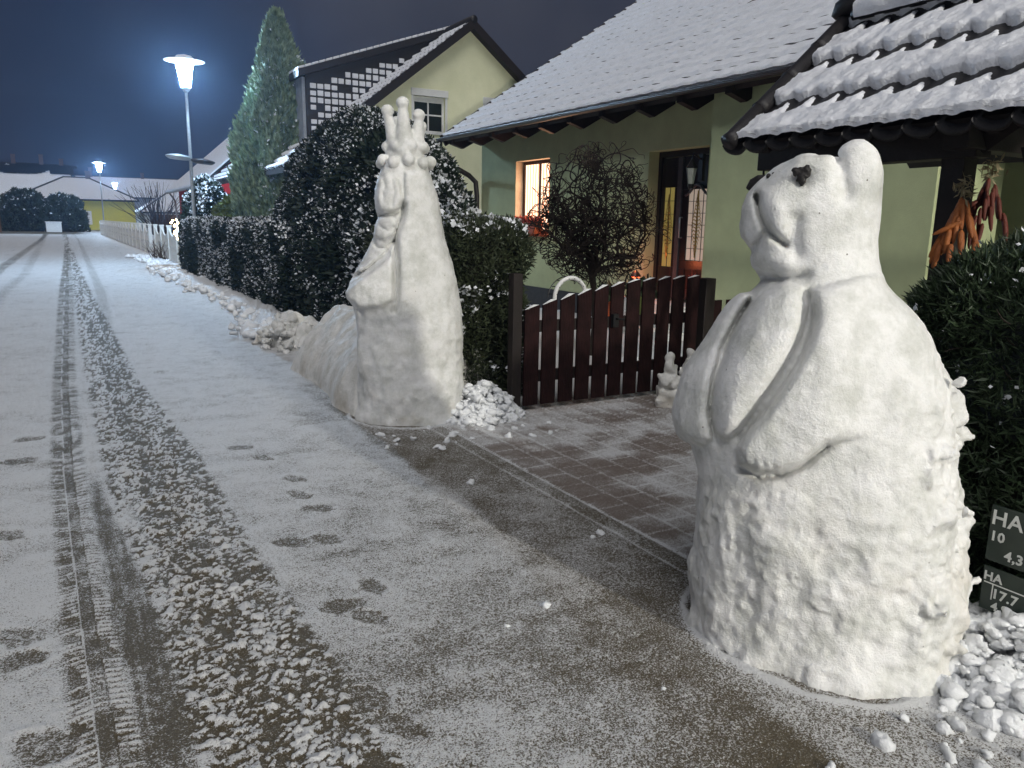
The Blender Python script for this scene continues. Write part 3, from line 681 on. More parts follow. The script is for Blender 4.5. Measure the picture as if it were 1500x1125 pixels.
# tall rounded thuja
def dome(c, r, p, n, g, amp=.12, f=1.4, zmin=0):
    d = unit(g.normal(size=(int(n*2.2),3))); d = d[d[:,2] > -.02]; s = np.sign(d)*np.abs(d)**(2/p); s = s/ (np.sum(np.abs(s)**p,1,keepdims=True)**(1/p))
    P = np.array(c)+s*np.array(r); N = unit(np.sign(s)*np.abs(s)**(p-1)/np.array(r)); P = P+N*(amp*fbm3(P[:,0]*f, P[:,1]*f, P[:,2]*f, 3, 8))[:,None]*2
    k = P[:,2] > zmin; return P[k][:n], N[k][:n]
def dome_core(c, r, p, k=.86):
    u, v = np.meshgrid(np.linspace(0,2*math.pi,33), np.linspace(0,math.pi/2,14), indexing='ij')
    d = np.stack([np.cos(u)*np.cos(v), np.sin(u)*np.cos(v), np.sin(v)],-1).reshape(-1,3); s = np.sign(d)*np.abs(d)**(2/p); s = s/(np.sum(np.abs(s)**p,1,keepdims=True)**(1/p))
    return np.array(c)+s*np.array(r)*k, grid_faces(33,14)
P, N = dome((4.35,12.6,0),(1.15,4.1,3.27),2.15,70000,g,amp=.10)
foliage('tall_clipped_thuja', 'huge dark rounded thuja rising above the low hedge behind the snow king', 'shrub', P, N, .10, 'thuja', g, snow=24000, snow_size=.042, snow_thr=.10, snow_up=.5, core=dome_core((4.35,12.6,0),(1.15,4.1,3.27),2.15), upd=.1, fr=1.8)
# hedge by the gate
P, N = box_pts(2.95,3.78,5.95,8.3,0,1.6,60000,g,rnd=.22,amp=.09)
foliage('gate_hedge', 'dark green clipped hedge with snow patches between snow king and gate', 'hedge', P, N, .055, 'thuja_front', g, snow=3200, snow_size=.045, snow_thr=.28, snow_up=.55, core=box_core(2.95,3.78,5.95,8.3,0,1.6,.14), upd=.5, wid=.13)
# near hedge at the right
P, N = box_pts(3.2,5.0,-.6,2.2,0,1.52,150000,g,rnd=.3,amp=.13,f=2.2)
foliage('near_hedge', 'dark yew hedge right behind the snow bear', 'hedge', P, N, .055, 'yew', g, snow=2600, snow_size=.022, snow_thr=.40, snow_up=.5, core=box_core(3.2,5.0,-.6,2.2,0,1.52,.16), upd=.35, wid=.085, depth=.16, fr=5.)
nh = bpy.data.objects['near_hedge']
b = MB(); rg = random.Random(9)
for k in range(110):
    y = rg.uniform(.3,2.0); z = rg.uniform(.1,1.3); x = 3.22+rg.uniform(-.05,.05)
    if rg.random() < .45: x = rg.uniform(3.5,4.6); y = 2.10; 
    p = Vector((x,y,z)); d = Vector((rg.uniform(-1,.2), rg.uniform(-.3,1), rg.uniform(.1,1))).normalized(); pts = [p]
    for q in range(4): d = (d+Vector([rg.uniform(-.4,.4) for _ in 'abc'])).normalized(); pts.append(pts[-1]+d*.020)
    b.tube(pts, [.0035,.003,.0025,.002,.0012], 4)
b.build('twigs', 'bark', nh)['kind'] = 'stuff'
# columnar juniper
def conifer(name, c, H, R0, n, g, lab, leaf, snow):
    t = g.random(n)**.8; z = t*H
    prof = lambda t: np.interp(t, [0,.08,.3,.55,.8,.93,1], [.62,.86,1,.74,.40,.18,.02])
    a = g.uniform(0, 2*math.pi, n); lob = 1+.16*np.cos(5*a+t*9)+.10*np.cos(9*a-t*14)
    rr = R0*prof(t)*lob*(1+.22*fbm3(np.cos(a)*2, np.sin(a)*2, z*1.3, 3, 17)*1.4)
    N = np.stack([np.cos(a), np.sin(a), np.full(n,.15)],1); P = np.stack([c[0]+rr*np.cos(a), c[1]+rr*np.sin(a), c[2]+z],1)
    root = thing(name, c, lab, 'tree')
    b = MB(); b.tube([(c[0],c[1],c[2]),(c[0],c[1],c[2]+H*.5),(c[0]+.03,c[1],c[2]+H*.97)], [.14,.09,.015], 8); b.build('trunk', 'bark', root)
    fo = foliage('crown', None, None, P, N, .23, leaf, g, upd=1.6, jit=.35, wid=.15, parent=root, depth=.28, snow=snow, snow_size=.10, snow_thr=.18, snow_up=.2, fr=1.2)
    return root
conifer('columnar_juniper', (6.28,25.3,0), 7.65, 1.38, 60000, g, 'tall pointed pale green juniper beside the street lamp', 'juniper', 1500)
# shrubs behind the low hedge
P, N = dome((4.68,30.0,0),(.9,1.1,3.05),2.0,12000,g,amp=.14)
foliage('round_shrub', 'round dark shrub capped with snow in front of the red house', 'shrub', P, N, .15, 'thuja', g, snow=3200, snow_size=.085, snow_thr=.3, snow_up=1.1, core=dome_core((4.68,30.0,0),(.9,1.1,3.05),2.0))
P, N = dome((5.0,26.6,0),(.8,.9,2.35),2.,6000,g,amp=.2)
foliage('leafy_shrub', 'small yellow green shrub at the foot of the pointed juniper', 'shrub', P, N, .15, 'bush_green', g, core=dome_core((5.0,26.6,0),(.8,.9,2.35),2.,.7))
P, N = dome((4.05,9.6,0),(.75,1.9,2.35),2.,14000,g,amp=.13)
foliage('snowy_shrub', 'dark shrub speckled with snow leaning behind the right side of snow king', 'shrub', P, N, .085, 'thuja', g, snow=4200, snow_size=.065, snow_thr=.05, snow_up=.5, core=dome_core((4.05,9.6,0),(.75,1.9,2.35),2.))
for k, (cx, cy, rx, rz, lab) in enumerate(((-2.8,101,2.6,4.4,'broad dark shrub left of the yellow far house'),(.8,100,2.2,3.9,'second dark shrub nearest to the yellow far house'),(-8.2,96,2.1,2.9,'low dark shrub at the far left edge of the street'))):
    P, N = dome((cx,cy,0),(rx,1.6,rz),2.4,6000,g,amp=.3)
    foliage('far_shrub', lab, 'shrub', P, N, .32, 'thuja_front', g, snow=250, snow_size=.25, snow_thr=.3, core=dome_core((cx,cy,0),(rx,1.6,rz),2.4), group='shrubs at the end of the street')
def twiggy(name, c, r, n, seed, lab, m='brown_twig', rad=.012, grp=None):
    rg = random.Random(seed); b = MB()
    for k in range(n):
        a = rg.uniform(0,6.28); d = Vector((math.cos(a)*rg.uniform(.1,.8), math.sin(a)*rg.uniform(.1,.8), 1)).normalized(); p = Vector(c)+Vector((rg.uniform(-.5,.5)*r[0], rg.uniform(-.5,.5)*r[1], 0)); pts = [p]
        for q in range(5): d = (d+Vector([rg.uniform(-.25,.25) for _ in 'abc'])).normalized(); pts.append(pts[-1]+d*r[2]/5)
        b.tube(pts, [rad*2,rad*1.6,rad*1.2,rad,rad*.7,rad*.4], 4, caps=False)
    return tag(b.build(name, m), lab, 'shrub', grp)
twiggy('bare_shrub', (8.3,57,0), (3.2,2,1.7), 420, 3, 'bare brown shrub behind the white fence', rad=.025)
twiggy('bare_shrub', (8.6,84,0), (1,1,5.2), 60, 5, 'tall thin leafless shrub in front of the distant roofs', rad=.03)
twiggy('roadside_twigs', (3.35,33,0), (.5,1.5,.8), 40, 6, 'thin leafless twigs poking from the snow before the white fence', rad=.008)

# curly hazel
def curly_tree():
    rg = random.Random(21); base = Vector((5.58,7.6,0)); root = thing('corkscrew_hazel', base, 'leafless corkscrew hazel with curling dark twigs in front of the house door', 'tree')
    tb = MB(); tb.tube([base, base+Vector((.03,0,.45)), base+Vector((-.02,.02,1.0))], [.05,.042,.035], 8)
    top = base+Vector((-.02,.02,1.0)); tw = MB()
    cen = base+Vector((.12,.05,1.72)); rx, rz = .98, .84
    def inside(p, k=1.): return ((p.x-cen.x)/rx)**2+((p.y-cen.y)/.62)**2+((p.z-cen.z)/rz)**2 < k
    def grow(p, d, L, rad, lvl):
        ax = Vector([rg.gauss(0,1) for _ in 'abc']).normalized(); w = rg.uniform(-1,1)*(.5 if lvl else .2); pts = [p.copy()]; step = .028; kids = []
        for k in range(int(L/step)):
            if rg.random() < .11: ax = Vector([rg.gauss(0,1) for _ in 'abc']).normalized(); w = rg.choice((-1,1))*rg.uniform(.3,.85)*(1 if lvl else .45)
            d = (Matrix.Rotation(w, 3, ax) @ d)
            if lvl == 0: d = (d+Vector((p.x-base.x, p.y-base.y, .8))*.12).normalized()
            d = (d+(pts[-1]-cen)*.03).normalized()
            if not inside(pts[-1], 1.0 if lvl else .8): d = (d+(cen-pts[-1]).normalized()*.55).normalized()
            pts.append(pts[-1]+d*step)
            if lvl < 2 and k > 3 and rg.random() < (.34 if lvl == 0 else .20): kids.append((pts[-1].copy(), (d+Vector([rg.gauss(0,.8) for _ in 'abc'])).normalized(), k*step/L))
        n = len(pts); (tb if lvl == 0 else tw).tube(pts, [rad*(1-.72*i/n) for i in range(n)], 5 if lvl == 0 else 3, caps=False)
        for q, dd, t in kids: grow(q, dd, (.85 if lvl == 0 else .42)*rg.uniform(.6,1.25), rad*(.50 if lvl == 0 else .68), lvl+1)
    for k in range(11):
        a = 2*math.pi*k/11+rg.uniform(-.3,.3); e = rg.uniform(.15,1.3)
        grow(top+Vector((0,0,rg.uniform(-.15,.1))), Vector((math.cos(a)*e, math.sin(a)*e, .9)).normalized(), rg.uniform(1.2,2.3), .021, 0)
    tb.build('trunk', 'bark', root); tw.build('crown', 'bark', root)
    print('curly faces', len(tw.f))
curly_tree()

# ================================================================== ROOFS
def tiled_roof(o, y0, y1, s_dir, slen, tw, row, amp, step, thick, parent, gap, res=(8,8), scallop=.0, snow='snow_roof', under=.06, holes=.0):
    """o: eave corner (x,z); runs along y from y0 to y1; s_dir (dx,dz) up the slope; returns nothing, adds tiles and snow_cover"""
    L = abs(y1-y0); ny = int(L/tw*res[0])+1; ns = int(slen/row*res[1])+1
    y = np.linspace(y0, y1, ny); s = np.linspace(0, slen, ns); Y, S = np.meshgrid(y, s, indexing='ij')
    n = (-s_dir[1], s_dir[0]) if s_dir[0] > 0 else (s_dir[1], -s_dir[0]); n = n if n[1] > 0 else (-n[0], -n[1])
    ph = Y/tw*2*math.pi; wave = amp*np.sin(ph); sc_l = np.abs(np.sin(ph/2)); fr = ((S+(scallop*.085*row*sc_l))/row) % 1; wob = 1 if not scallop else .2; tile = wave+step*(1-fr)
    def mk(name, H, m, shrink=0): 
        S_ = S-shrink; X = o[0]+s_dir[0]*S_+n[0]*H; Z = o[1]+s_dir[1]*S_+n[1]*H
        return mesh_np(name, np.stack([X,Y,Z],-1).reshape(-1,3), grid_faces(ny,ns), m, parent, True)
    mk('tiles', tile, 'tile')
    edge = fr  # 0 at the lower lip of a tile row, towards 1 just under the next row's lip
    g1 = gap*((1+0*ph) if not scallop else (.85+.2*vn2(Y*7, S*7, 5)))+(.06*vn2(Y*3/tw*.5, S*2, 5) if not scallop else 0)
    bare = sstep(1-g1-.07, 1-g1+.02, edge)               # snow-free gap baring the black tile below the lip above
    lip = np.exp(-((edge-.08)/.16)**2)*.35
    rnd_ = np.sqrt(np.clip(edge/.10, .12, 1)) if scallop else 1
    H = wave*wob+step*(1-fr)+thick*(1+.25*vn2(Y*9, S*9, 3)+.34*fbm2(Y*34, S*34, 3, 9)+lip)*rnd_ - (thick*2.2)*bare
    if scallop:
        up_ = np.clip((edge-(1-gap*1.1))/(gap*1.0), 0, 1); cd = np.abs(((Y/tw+.5) % 1)-.5)*1.0; tri = sstep(.0, .08, .26*(1-up_)-cd+.03*vn2(Y*20, S*20, 6)); H = H+thick*1.9*bare*tri
    if holes: H = H-thick*2.5*(fbm2(Y*.9, S*.9, 3, 77) > holes)
    H = H-thick*(1.3 if scallop else 3)*(S < .02)
    mk('snow_cover', H, snow, .014 if scallop else 0)
def facade_window(parent, X, y0, y1, z0, z1, frame_m, glass_m, rev=.12, bars=(1,1), t=.05, side=-1):
    """window in a wall lying in a plane x = X seen from -x"""
    b = MB(); xx = X+rev
    b.box((xx,y0,z0),(xx+.06,y0+t,z1)).box((xx,y1-t,z0),(xx+.06,y1,z1)).box((xx,y0+t,z0),(xx+.06,y1-t,z0+t)).box((xx,y0+t,z1-t),(xx+.06,y1-t,z1))
    for k in range(1, bars[0]+1):
        yy = y0+(y1-y0)*k/(bars[0]+1); b.box((xx+.004,yy-t*.4,z0+t),(xx+.056,yy+t*.4,z1-t))
    for k in range(1, bars[1]+1):
        zz = z0+(z1-z0)*k/(bars[1]+1); b.box((xx+.008,y0+t,zz-t*.3),(xx+.052,y1-t,zz+t*.3))
    w = b.build('window', frame_m, parent, bevel=.004)
    p = MB(); p.box((xx+.03,y0+t*.5,z0+t*.5),(xx+.04,y1-t*.5,z1-t*.5)); p.build('pane', glass_m, w)
    return w
def wall_holes(b, X, y0, y1, z0, z1, holes, th=.3, mi=0, axis=0):
    """wall slab with rectangular holes; plane perpendicular to axis (0: x, 1: y) at X..X+th; holes (a0,a1,z0,z1) with matching order"""
    ys = sorted({y0, y1, *[h[0] for h in holes], *[h[1] for h in holes]}); zs = sorted({z0, z1, *[h[2] for h in holes], *[h[3] for h in holes]})
    for a, c in zip(ys[:-1], ys[1:]):
        run = None
        for d, e in zip(zs[:-1], zs[1:]):
            m = ((a+c)/2, (d+e)/2); solid = not any(h[0] < m[0] < h[1] and h[2] < m[1] < h[3] for h in holes)
            if solid:
                if axis == 0: b.box((X,a,d),(X+th,c,e), mi)
                else: b.box((a,X,d),(c,X+th,e), mi)
    return b

# ================================================================== MAIN HOUSE
H1 = thing('green_house', (8,6,0), 'single storey pale green house with snowy tiled roof and dark front door', 'house')
WY0, WY1, WZ0, WZ1 = 12.44, 13.69, 1.42, 2.83; DY0, DY1, DZ1 = 8.32, 9.62, 2.74
b = MB(); wall_holes(b, 8.0, 7.99, 15.14, .42, 3.75, [(WY0,WY1,WZ0,WZ1),(DY0,DY1,.42,DZ1)], .32); b.box((8.32,14.9,.42),(17,15.14,3.75)); b.build('wall', 'green_plaster', H1)
b = MB(); b.extr([(8.0,3.75),(17.,3.75),(17.,4.6),(12.9,7.2)], 1, 14.95, 15.14); b.build('gable_wall', 'green_plaster', H1)
b = MB(); b.box((7.7,4.78,.42),(8.9,7.99,3.62)); b.box((9.6,-6,.0),(9.8,7.9,3.6)); b.build('bay_wall', 'green_plaster', H1)
b = MB(); b.box((7.98,8.02,-.05),(8.32,15.12,.419)).box((7.68,4.8,-.05),(8.9,8.0,.419)); b.build('plinth', 'plinth', H1)
# roof
sl = math.atan2(6.92-3.38, 12.65-7.35); ex, ez = 7.3, 3.40
RF = MB(); L = 7.6
d_ = (math.cos(sl), math.sin(sl)); nn = (-d_[1], d_[0])
def RP(s, h): return (ex+d_[0]*s+nn[0]*h, ez+d_[1]*s+nn[1]*h)
RF.extr([RP(0.02,-.16), RP(L,-.16), RP(L,-.02), RP(0.02,-.02)], 1, -6, 15.62); roof = RF.build('roof', 'wood_dark', H1)
tiled_roof((ex,ez+.01), 15.66, -6, d_, L, .30, .36, .006, .016, .026, roof, .13, (6,10))
b = MB(); ap = RP(L,0); b.extr([(ap[0],ap[1]-.16),(ap[0]+5,ap[1]-3.6),(ap[0]+5,ap[1]-3.45),(ap[0],ap[1]+.02)], 1, -6, 15.62); b.build('rear_slope', 'tile', roof)
b = MB(); b.extr([RP(-.02,-.19), RP(L,-.19), RP(L,.05), RP(-.02,.05)], 1, 15.62, 15.68); b.build('verge_board', 'wood_dark', roof)
# gutter + downpipe
b = MB(); prof = []
for k in range(9):
    a = math.pi+math.pi*k/8; prof.append((7.24+.065*math.cos(a), 3.37+.065*math.sin(a)))
prof += [(7.24+.055,3.37)]+[(7.24+.055*math.cos(math.pi*2-math.pi*k/8), 3.37-.055*abs(math.sin(math.pi*k/8))) for k in range(1,8)]+[(7.24-.055,3.37)]
for i in range(8): b.extr([prof[i],prof[i+1],(7.24+(prof[i+1][0]-7.24)*.85,3.37+(prof[i+1][1]-3.37)*.85),(7.24+(prof[i][0]-7.24)*.85,3.37+(prof[i][1]-3.37)*.85)], 1, -6, 15.7)
b.build('gutter', 'gutter', H1, True)
b = MB(); p0 = Vector((7.24,15.62,3.33)); b.tube([p0, p0+Vector((0,0,-.28)), p0+Vector((.06,-.0,-.40)), Vector((7.78,15.3,2.62)), Vector((7.9,15.22,2.48)), Vector((7.92,15.20,2.2)), Vector((7.92,15.20,.1))], .055, 12)
b.build('downpipe', 'gutter', H1, True)
y = 15.3
while y > 1.:
    b = MB(); b.extr([(7.34,3.24),(7.34,3.32),(8.05,3.75),(8.05,3.40),(7.62,3.16)], 1, y-.055, y+.055); b.build('rafter_tail', 'wood_dark', H1); y -= .88
b = MB(); b.extr([(7.34,3.345),(8.02,3.79),(8.02,3.83),(7.34,3.385)], 1, -6, 15.6); b.build('soffit', mat('brown_soffit_boards', (.14,.12,.10), None, .8, 8), H1)
b = MB(); p = on_x(1120,12,9.7)
# snow hook on the roof
q = RP(3.0,.06)
M['hook'] = mat('rusty_iron', (.03,.018,.015), None, .7, 30)
b.tube([(q[0],p.y+.5,q[1]-.05),(q[0],p.y,q[1]+.04),(q[0]+.25,p.y-.35,q[1]+.22)], .018, 6).tube([(q[0]+.1,p.y-.1,q[1]+.1),(q[0]+.3,p.y+.25,q[1]+.24)], .018, 6); b.build('roof_hook', 'hook', roof)
# window with warm light
curt = NT('warm_lit_curtain'); 
wv = curt.add('ShaderNodeTexWave'); wv.bands_direction = 'Y'; wv.inputs['Scale'].default_value = 3.2; wv.inputs['Distortion'].default_value = 1.5; tc = curt.add('ShaderNodeTexCoord'); curt.link(tc.outputs['Object'], wv.inputs['Vector'])
cr = curt.ramp(wv.outputs['Fac'], [(.1, (1,.32,.14)), (.6, (1,.74,.52))]); curt.link(cr.outputs['Color'], curt.b.inputs['Emission Color']); curt.b.inputs['Emission Strength'].default_value = 1.9; curt.b.inputs['Base Color'].default_value = (.3,.2,.15,1)
M['curtain'] = curt.m; M['brown_frame'] = mat('brown_window_frame', (.10,.045,.025), None, .5, 14)
w = facade_window(H1, 8.0, WY0+.0, WY1-.0, WZ0, WZ1, 'brown_frame', 'curtain', .17, (1,0), .07)
b = MB(); t = .006
b.box((8.004,WY1-t,WZ0+.02),(8.17,WY1+.001,WZ1-.002)); b.box((8.004,WY0,WZ1-t),(8.17,WY1-t,WZ1)); b.build('reveal', 'beige', w)
b = MB(); b.box((7.94,WY0-.04,WZ0-.035),(8.17,WY1+.04,WZ0+.012)); b.build('sill', M['clay'], w, bevel=.004)
l = bpy.data.lights.new('window_glow', 'AREA'); l.energy = 14; l.color = (1,.50,.26); l.shape = 'RECTANGLE'; l.size = 1.2; l.size_y = 1.0
lo = bpy.data.objects.new('window_glow', l); C.objects.link(lo); lo.location = (8.15,13.02,2.15); lo.rotation_euler = (0,R(90),0)
lo['kind'] = 'helper'
# flower box
FB = thing('flower_box', (7.97,13.0,WZ0), 'orange flower box with red blooms on the lit window sill', 'planter')
b = MB(); b.extr([(12.70,WZ0+.013),(13.42,WZ0+.013),(13.47,WZ0+.22),(12.65,WZ0+.22)], 0, 7.84, 8.02); b.build('box', 'clay', FB, bevel=.008)
P = np.stack([g.uniform(7.84,8.02,420), g.uniform(12.66,13.5,420), g.uniform(WZ0+.18,WZ0+.28,420)],1); N = unit(g.normal(size=(420,3))+np.array([0,0,.8]))
foliage('flowers', None, None, P, N, .09, 'red_leaf', g, parent=FB, wid=.25, depth=.02)
# door
DR = MB(); X = 8.2
def dy(px, z=0): return on_x(px, 300, 8.0).y
M['door'] = mat('black_lacquered_door', (.022,.022,.026), None, .3, 10, spec=.6); M['door_edge'] = mat('grey_door_edge', (.11,.115,.13), None, .35, 10)
DR.box((X,DY0,.5),(X+.1,DY0+.06,DZ1)).box((X,DY1-.07,.5),(X+.1,DY1,DZ1)).box((X,DY0+.06,DZ1-.09),(X+.1,DY1-.07,DZ1))
door = DR.build('door_frame', 'door', H1, bevel=.006)
ya, yb = 8.39, 9.06; yc, yd = 9.17, 9.54
b = MB(); wall_holes(b, X+.02, ya, yb, .52, DZ1-.10, [(ya+.13,yb-.13,1.12,2.16),(ya+.13,yb-.13,.68,.98)], .05); leaf = b.build('door_leaf', 'door', door, bevel=.006)
b = MB(); b.box((X-.005,yb+.01,.5),(X+.09,yc-.01,DZ1-.095)); b.build('mullion', 'door_edge', door, bevel=.008)
b = MB(); wall_holes(b, X+.02, yc, yd, .52, DZ1-.10, [(yc+.07,yd-.07,1.0,2.2)], .05); b.build('side_panel', 'door', door, bevel=.006)
def lead(y0, y1, z0, z1, par, arch, warm):
    gm = 'door_glass_warm' if warm else 'door_glass'
    p = MB(); p.box((X+.04,y0,z0),(X+.05,y1,z1)); o = p.build('pane', gm, par)
    k = MB(); n = 4 if not warm else 2
    for i in range(1, n): yy = y0+(y1-y0)*i/n; k.box((X+.033,yy-.005,z0),(X+.04,yy+.005,z1))
    for i in range(1, 6): zz = z0+(z1-z0)*i/6; k.box((X+.031,y0,zz-.004),(X+.038,y1,zz+.004))
    k.build('lead_came', 'door_edge', par)
    cy = (y0+y1)/2; m = MB(); rg = random.Random(3)
    zc = (z0+z1)/2
    for i in range(17):
        t = (i-8)/8; wd = .10*(1-abs(t))+.015
        for sg in (-1,1): m.tube([(X+.025,cy,zc+t*.42),(X+.018,cy+sg*wd*.6,zc+t*.42+.03),(X+.022,cy+sg*wd,zc+t*.42-.02)], [.009,.008,.004], 6)
    m.tube([(X+.02,cy,zc-.48),(X+.02,cy,zc+.5)], .009, 6); m.build('scroll_ornament', 'gold', par)
M['door_glass'] = emis('lit_frosted_door_glass', (.95,.78,.62), .22, (.5,.48,.44)); M['door_glass_warm'] = emis('lit_amber_side_glass', (.9,.75,.2), .14, (.3,.25,.1))
lead(ya+.13, yb-.13, 1.12, 2.16, leaf, True, False); lead(yc+.07, yd-.07, 1.0, 2.2, door, False, True)
b = MB(); pts = [(X-.0, ya+.09+(yb-ya-.18)*i/14, 2.15+.075*math.cos((i/14-.5)*2*math.pi)) for i in range(15)]; b.tube(pts, .02, 8); b.build('arched_moulding', 'door_edge', leaf, True)
b = MB(); b.box((X+.035,ya+.13,.68),(X+.045,yb-.13,.98)); b.build('lower_panel', 'metal_black', leaf)
b = MB(); b.tube([(X-.0,yb-.05,1.45),(X-.05,yb-.05,1.45),(X-.05,yb-.05,1.75),(X,yb-.05,1.75)], .012, 8); b.build('handle', 'pole', leaf, True)
b = MB(); rg = random.Random(2)
for k in range(6):
    a = k*math.pi/3+.3; b.tube([(X-.01,8.7,.86),(X-.01,8.7+.1*math.cos(a),.86+.13*math.sin(a))], [.018,.003], 6)
tag(b.build('red_star', 'red_leaf'), 'red star decoration hanging on the lower part of the door', 'decoration')
b = MB(); b.box((7.15,8.0,-.03),(7.99,9.9,.16)).box((7.45,8.0,.16),(7.99,9.9,.34)).box((7.7,8.302,.34),(8.2,9.9,.48)); tag(b.build('entrance_steps', 'concrete', None, bevel=.01), 'concrete steps leading up to the dark front door', 'steps')
# lantern by the door
WL = thing('wall_lantern', (7.9,8.42,2.4), 'small black wall lantern beside the top of the front door', 'lantern')
b = MB(); b.box((7.94,8.38,2.25),(7.995,8.46,2.62)).tube([(7.95,8.42,2.55),(7.8,8.42,2.62),(7.78,8.42,2.52)], .012, 8); b.build('bracket', 'metal_black', WL)
b = MB(); b.lathe([(.09,0),(.05,.06),(.012,.12)], (7.78,8.42,2.42), 6).lathe([(.03,-.28),(.05,-.24),(.05,-.22)], (7.78,8.42,2.42), 6); b.build('hood', 'metal_black', WL)
b = MB(); b.lathe([(.042,-.215),(.075,-.005)], (7.78,8.42,2.42), 6); b.build('glass', mat('clear_lantern_glass', (.35,.38,.36), None, .1, 6, spec=.8), WL)
# red grave-style candle lantern on the steps
CL = thing('candle_lantern', (7.3,9.2,.34), 'glowing red candle lantern on the entrance steps behind the gate', 'lantern')
cp = on_x(926,425,7.55); cp = Vector((7.6, cp.y, cp.z-.10)); CL.location = cp
b = MB(); b.box((cp.x-.13,cp.y-.13,.34),(cp.x+.13,cp.y+.13,cp.z-.001)); tag(b.build('pedestal', 'concrete', None, bevel=.01), 'small stone pedestal carrying the red candle lantern', 'pedestal')
b = MB(); b.lathe([(.08,0),(.08,.03),(.06,.04)], cp, 12).lathe([(.07,.30),(.09,.31),(.05,.37),(.02,.40)], cp, 12); b.build('cap', 'metal_black', CL)
b = MB(); b.lathe([(.065,.04),(.07,.28),(.06,.3)], cp, 14); b.build('glass', emis('glowing_red_glass', (1,.11,.035), 7, (.4,.02,.01)), CL)
l = bpy.data.lights.new('candle_light', 'POINT'); l.energy = 3.5; l.color = (1,.22,.08); l.shadow_soft_size = .03
lo = bpy.data.objects.new('candle_light', l); C.objects.link(lo); lo.location = cp+Vector((-.05,0,.5)); lo.parent = CL; lo.matrix_parent_inverse = Matrix.Translation(-cp)
# planters behind the gate
for k, (px, py, col, lab) in enumerate(((958,400,'bush_green','pale green plant pot beside the front door'),(905,440,'clay','orange plant pot behind the gate by the steps'))):
    q = on_x(px, py, 7.3); z0 = max(0, min(.34, q.z-.3)); r_ = thing('plant_pot', (7.1,q.y,z0), lab, 'plant pot')
    b = MB(); b.lathe([(.10,0),(.15,.26),(.16,.26),(.16,.30),(.13,.30)], (7.1,q.y,z0), 14); b.build('pot', col, r_, True)
    P = np.stack([7.1+g.normal(size=500)*.08, q.y+g.normal(size=500)*.08, z0+.3+g.random(500)*.2],1); foliage('plant', None, None, P, unit(g.normal(size=(500,3))+np.array([0,0,1])), .10, 'yew', g, parent=r_)

# ================================================================== CANOPY, POSTS, CORN
CN = thing('entrance_canopy', (5.0,3.0,0), 'dark timber canopy with thick snow on scalloped black roof tiles', 'canopy')
a2 = math.atan2(3.31-2.31, 5.78-4.6); dc = (math.cos(a2), math.sin(a2)); nc = (-dc[1], dc[0]); LC = 1.55
def CPt(s, h): return (4.6+dc[0]*s+nc[0]*h, 2.25+dc[1]*s+nc[1]*h)
b = MB(); b.extr([CPt(.02,-.07), CPt(LC,-.07), CPt(LC,-.015), CPt(.02,-.015)], 1, .9, 4.6); b.build('roof_boards', 'wood_dark', CN)
tiled_roof((4.6,2.26), 4.50, .9, dc, LC, .215, .517, .014, .044, .027, CN, .33, (18,44), 1., snow='snow_roof')
b = MB(); b.extr([(5.78,3.19),(6.96,2.18),(6.96,2.25),(5.78,3.26)], 1, .9, 4.6); b.build('rear_slope', 'tile', CN)
# scalloped tile noses at the eave, verge tiles and ridge caps
for k in range(17):
    yy = 4.50-.215*k; b = MB()
    n = 9; arc = [(yy+.105*math.cos(math.pi*i/n), -.085*math.sin(math.pi*i/n)) for i in range(n+1)]
    v = [];
    for s_, h_o in ((-.045,.012),(.14,.03)):
        for (ya_, dz) in arc: x, z = CPt(s_, h_o+dz*.8); v.append((x, ya_, z))
    for s_, h_o in ((-.045,-.004),(.14,.01)):
        for (ya_, dz) in arc: x, z = CPt(s_, h_o+dz*.8-.012); v.append((x, ya_, z))
    m_ = n+1; f = [(i,i+1,m_+i+1,m_+i) for i in range(n)]+[(2*m_+i+1,2*m_+i,3*m_+i,3*m_+i+1) for i in range(n)]+[(i+1,i,2*m_+i,2*m_+i+1) for i in range(n)]
    b.solid(v, f); b.build('eave_tile', 'tile', CN, True)
for k in range(4):
    s0 = -.06+.40*k; b = MB(); n = 8; pts0 = CPt(s0,.03); pts1 = CPt(s0+.44,.055)
    b.tube([(pts0[0],4.52,pts0[1]+.015),(pts0[0]+dc[0]*.06,4.52,pts0[1]+.015+dc[1]*.06),(pts1[0],4.52,pts1[1])], [.07,.062,.05], 12); b.build('verge_tile', 'tile', CN, True)
b = MB(); x, z = CPt(LC,.08); b.tube([(x-.02,4.60,z-.0),(x,4.55,z+.06),(x+.0,4.45,z+.10),(x,4.25,z+.10),(x,4.15,z+.09)], [.03,.075,.085,.06,.02], 12); b.build('ridge_end_tile', 'tile', CN, True)
b = MB(); b.tube([(x,4.42,z+.0),(x,.9,z+.0)], .055, 12); b.build('ridge_tiles', 'tile', CN, True)
# snow on the ridge
yy = np.linspace(4.36,.9,200); tt = np.linspace(-.7,math.pi+.7,24); Y, T = np.meshgrid(yy, tt, indexing='ij'); rr = .095+.02*fbm2(Y*6, T*2, 3, 5)
mesh_np('ridge_snow', np.stack([x-rr*1.25*np.cos(T), Y, z+.0+rr*1.05*np.sin(T)+.01],-1).reshape(-1,3), grid_faces(200,24), 'snow_roof', CN, True)
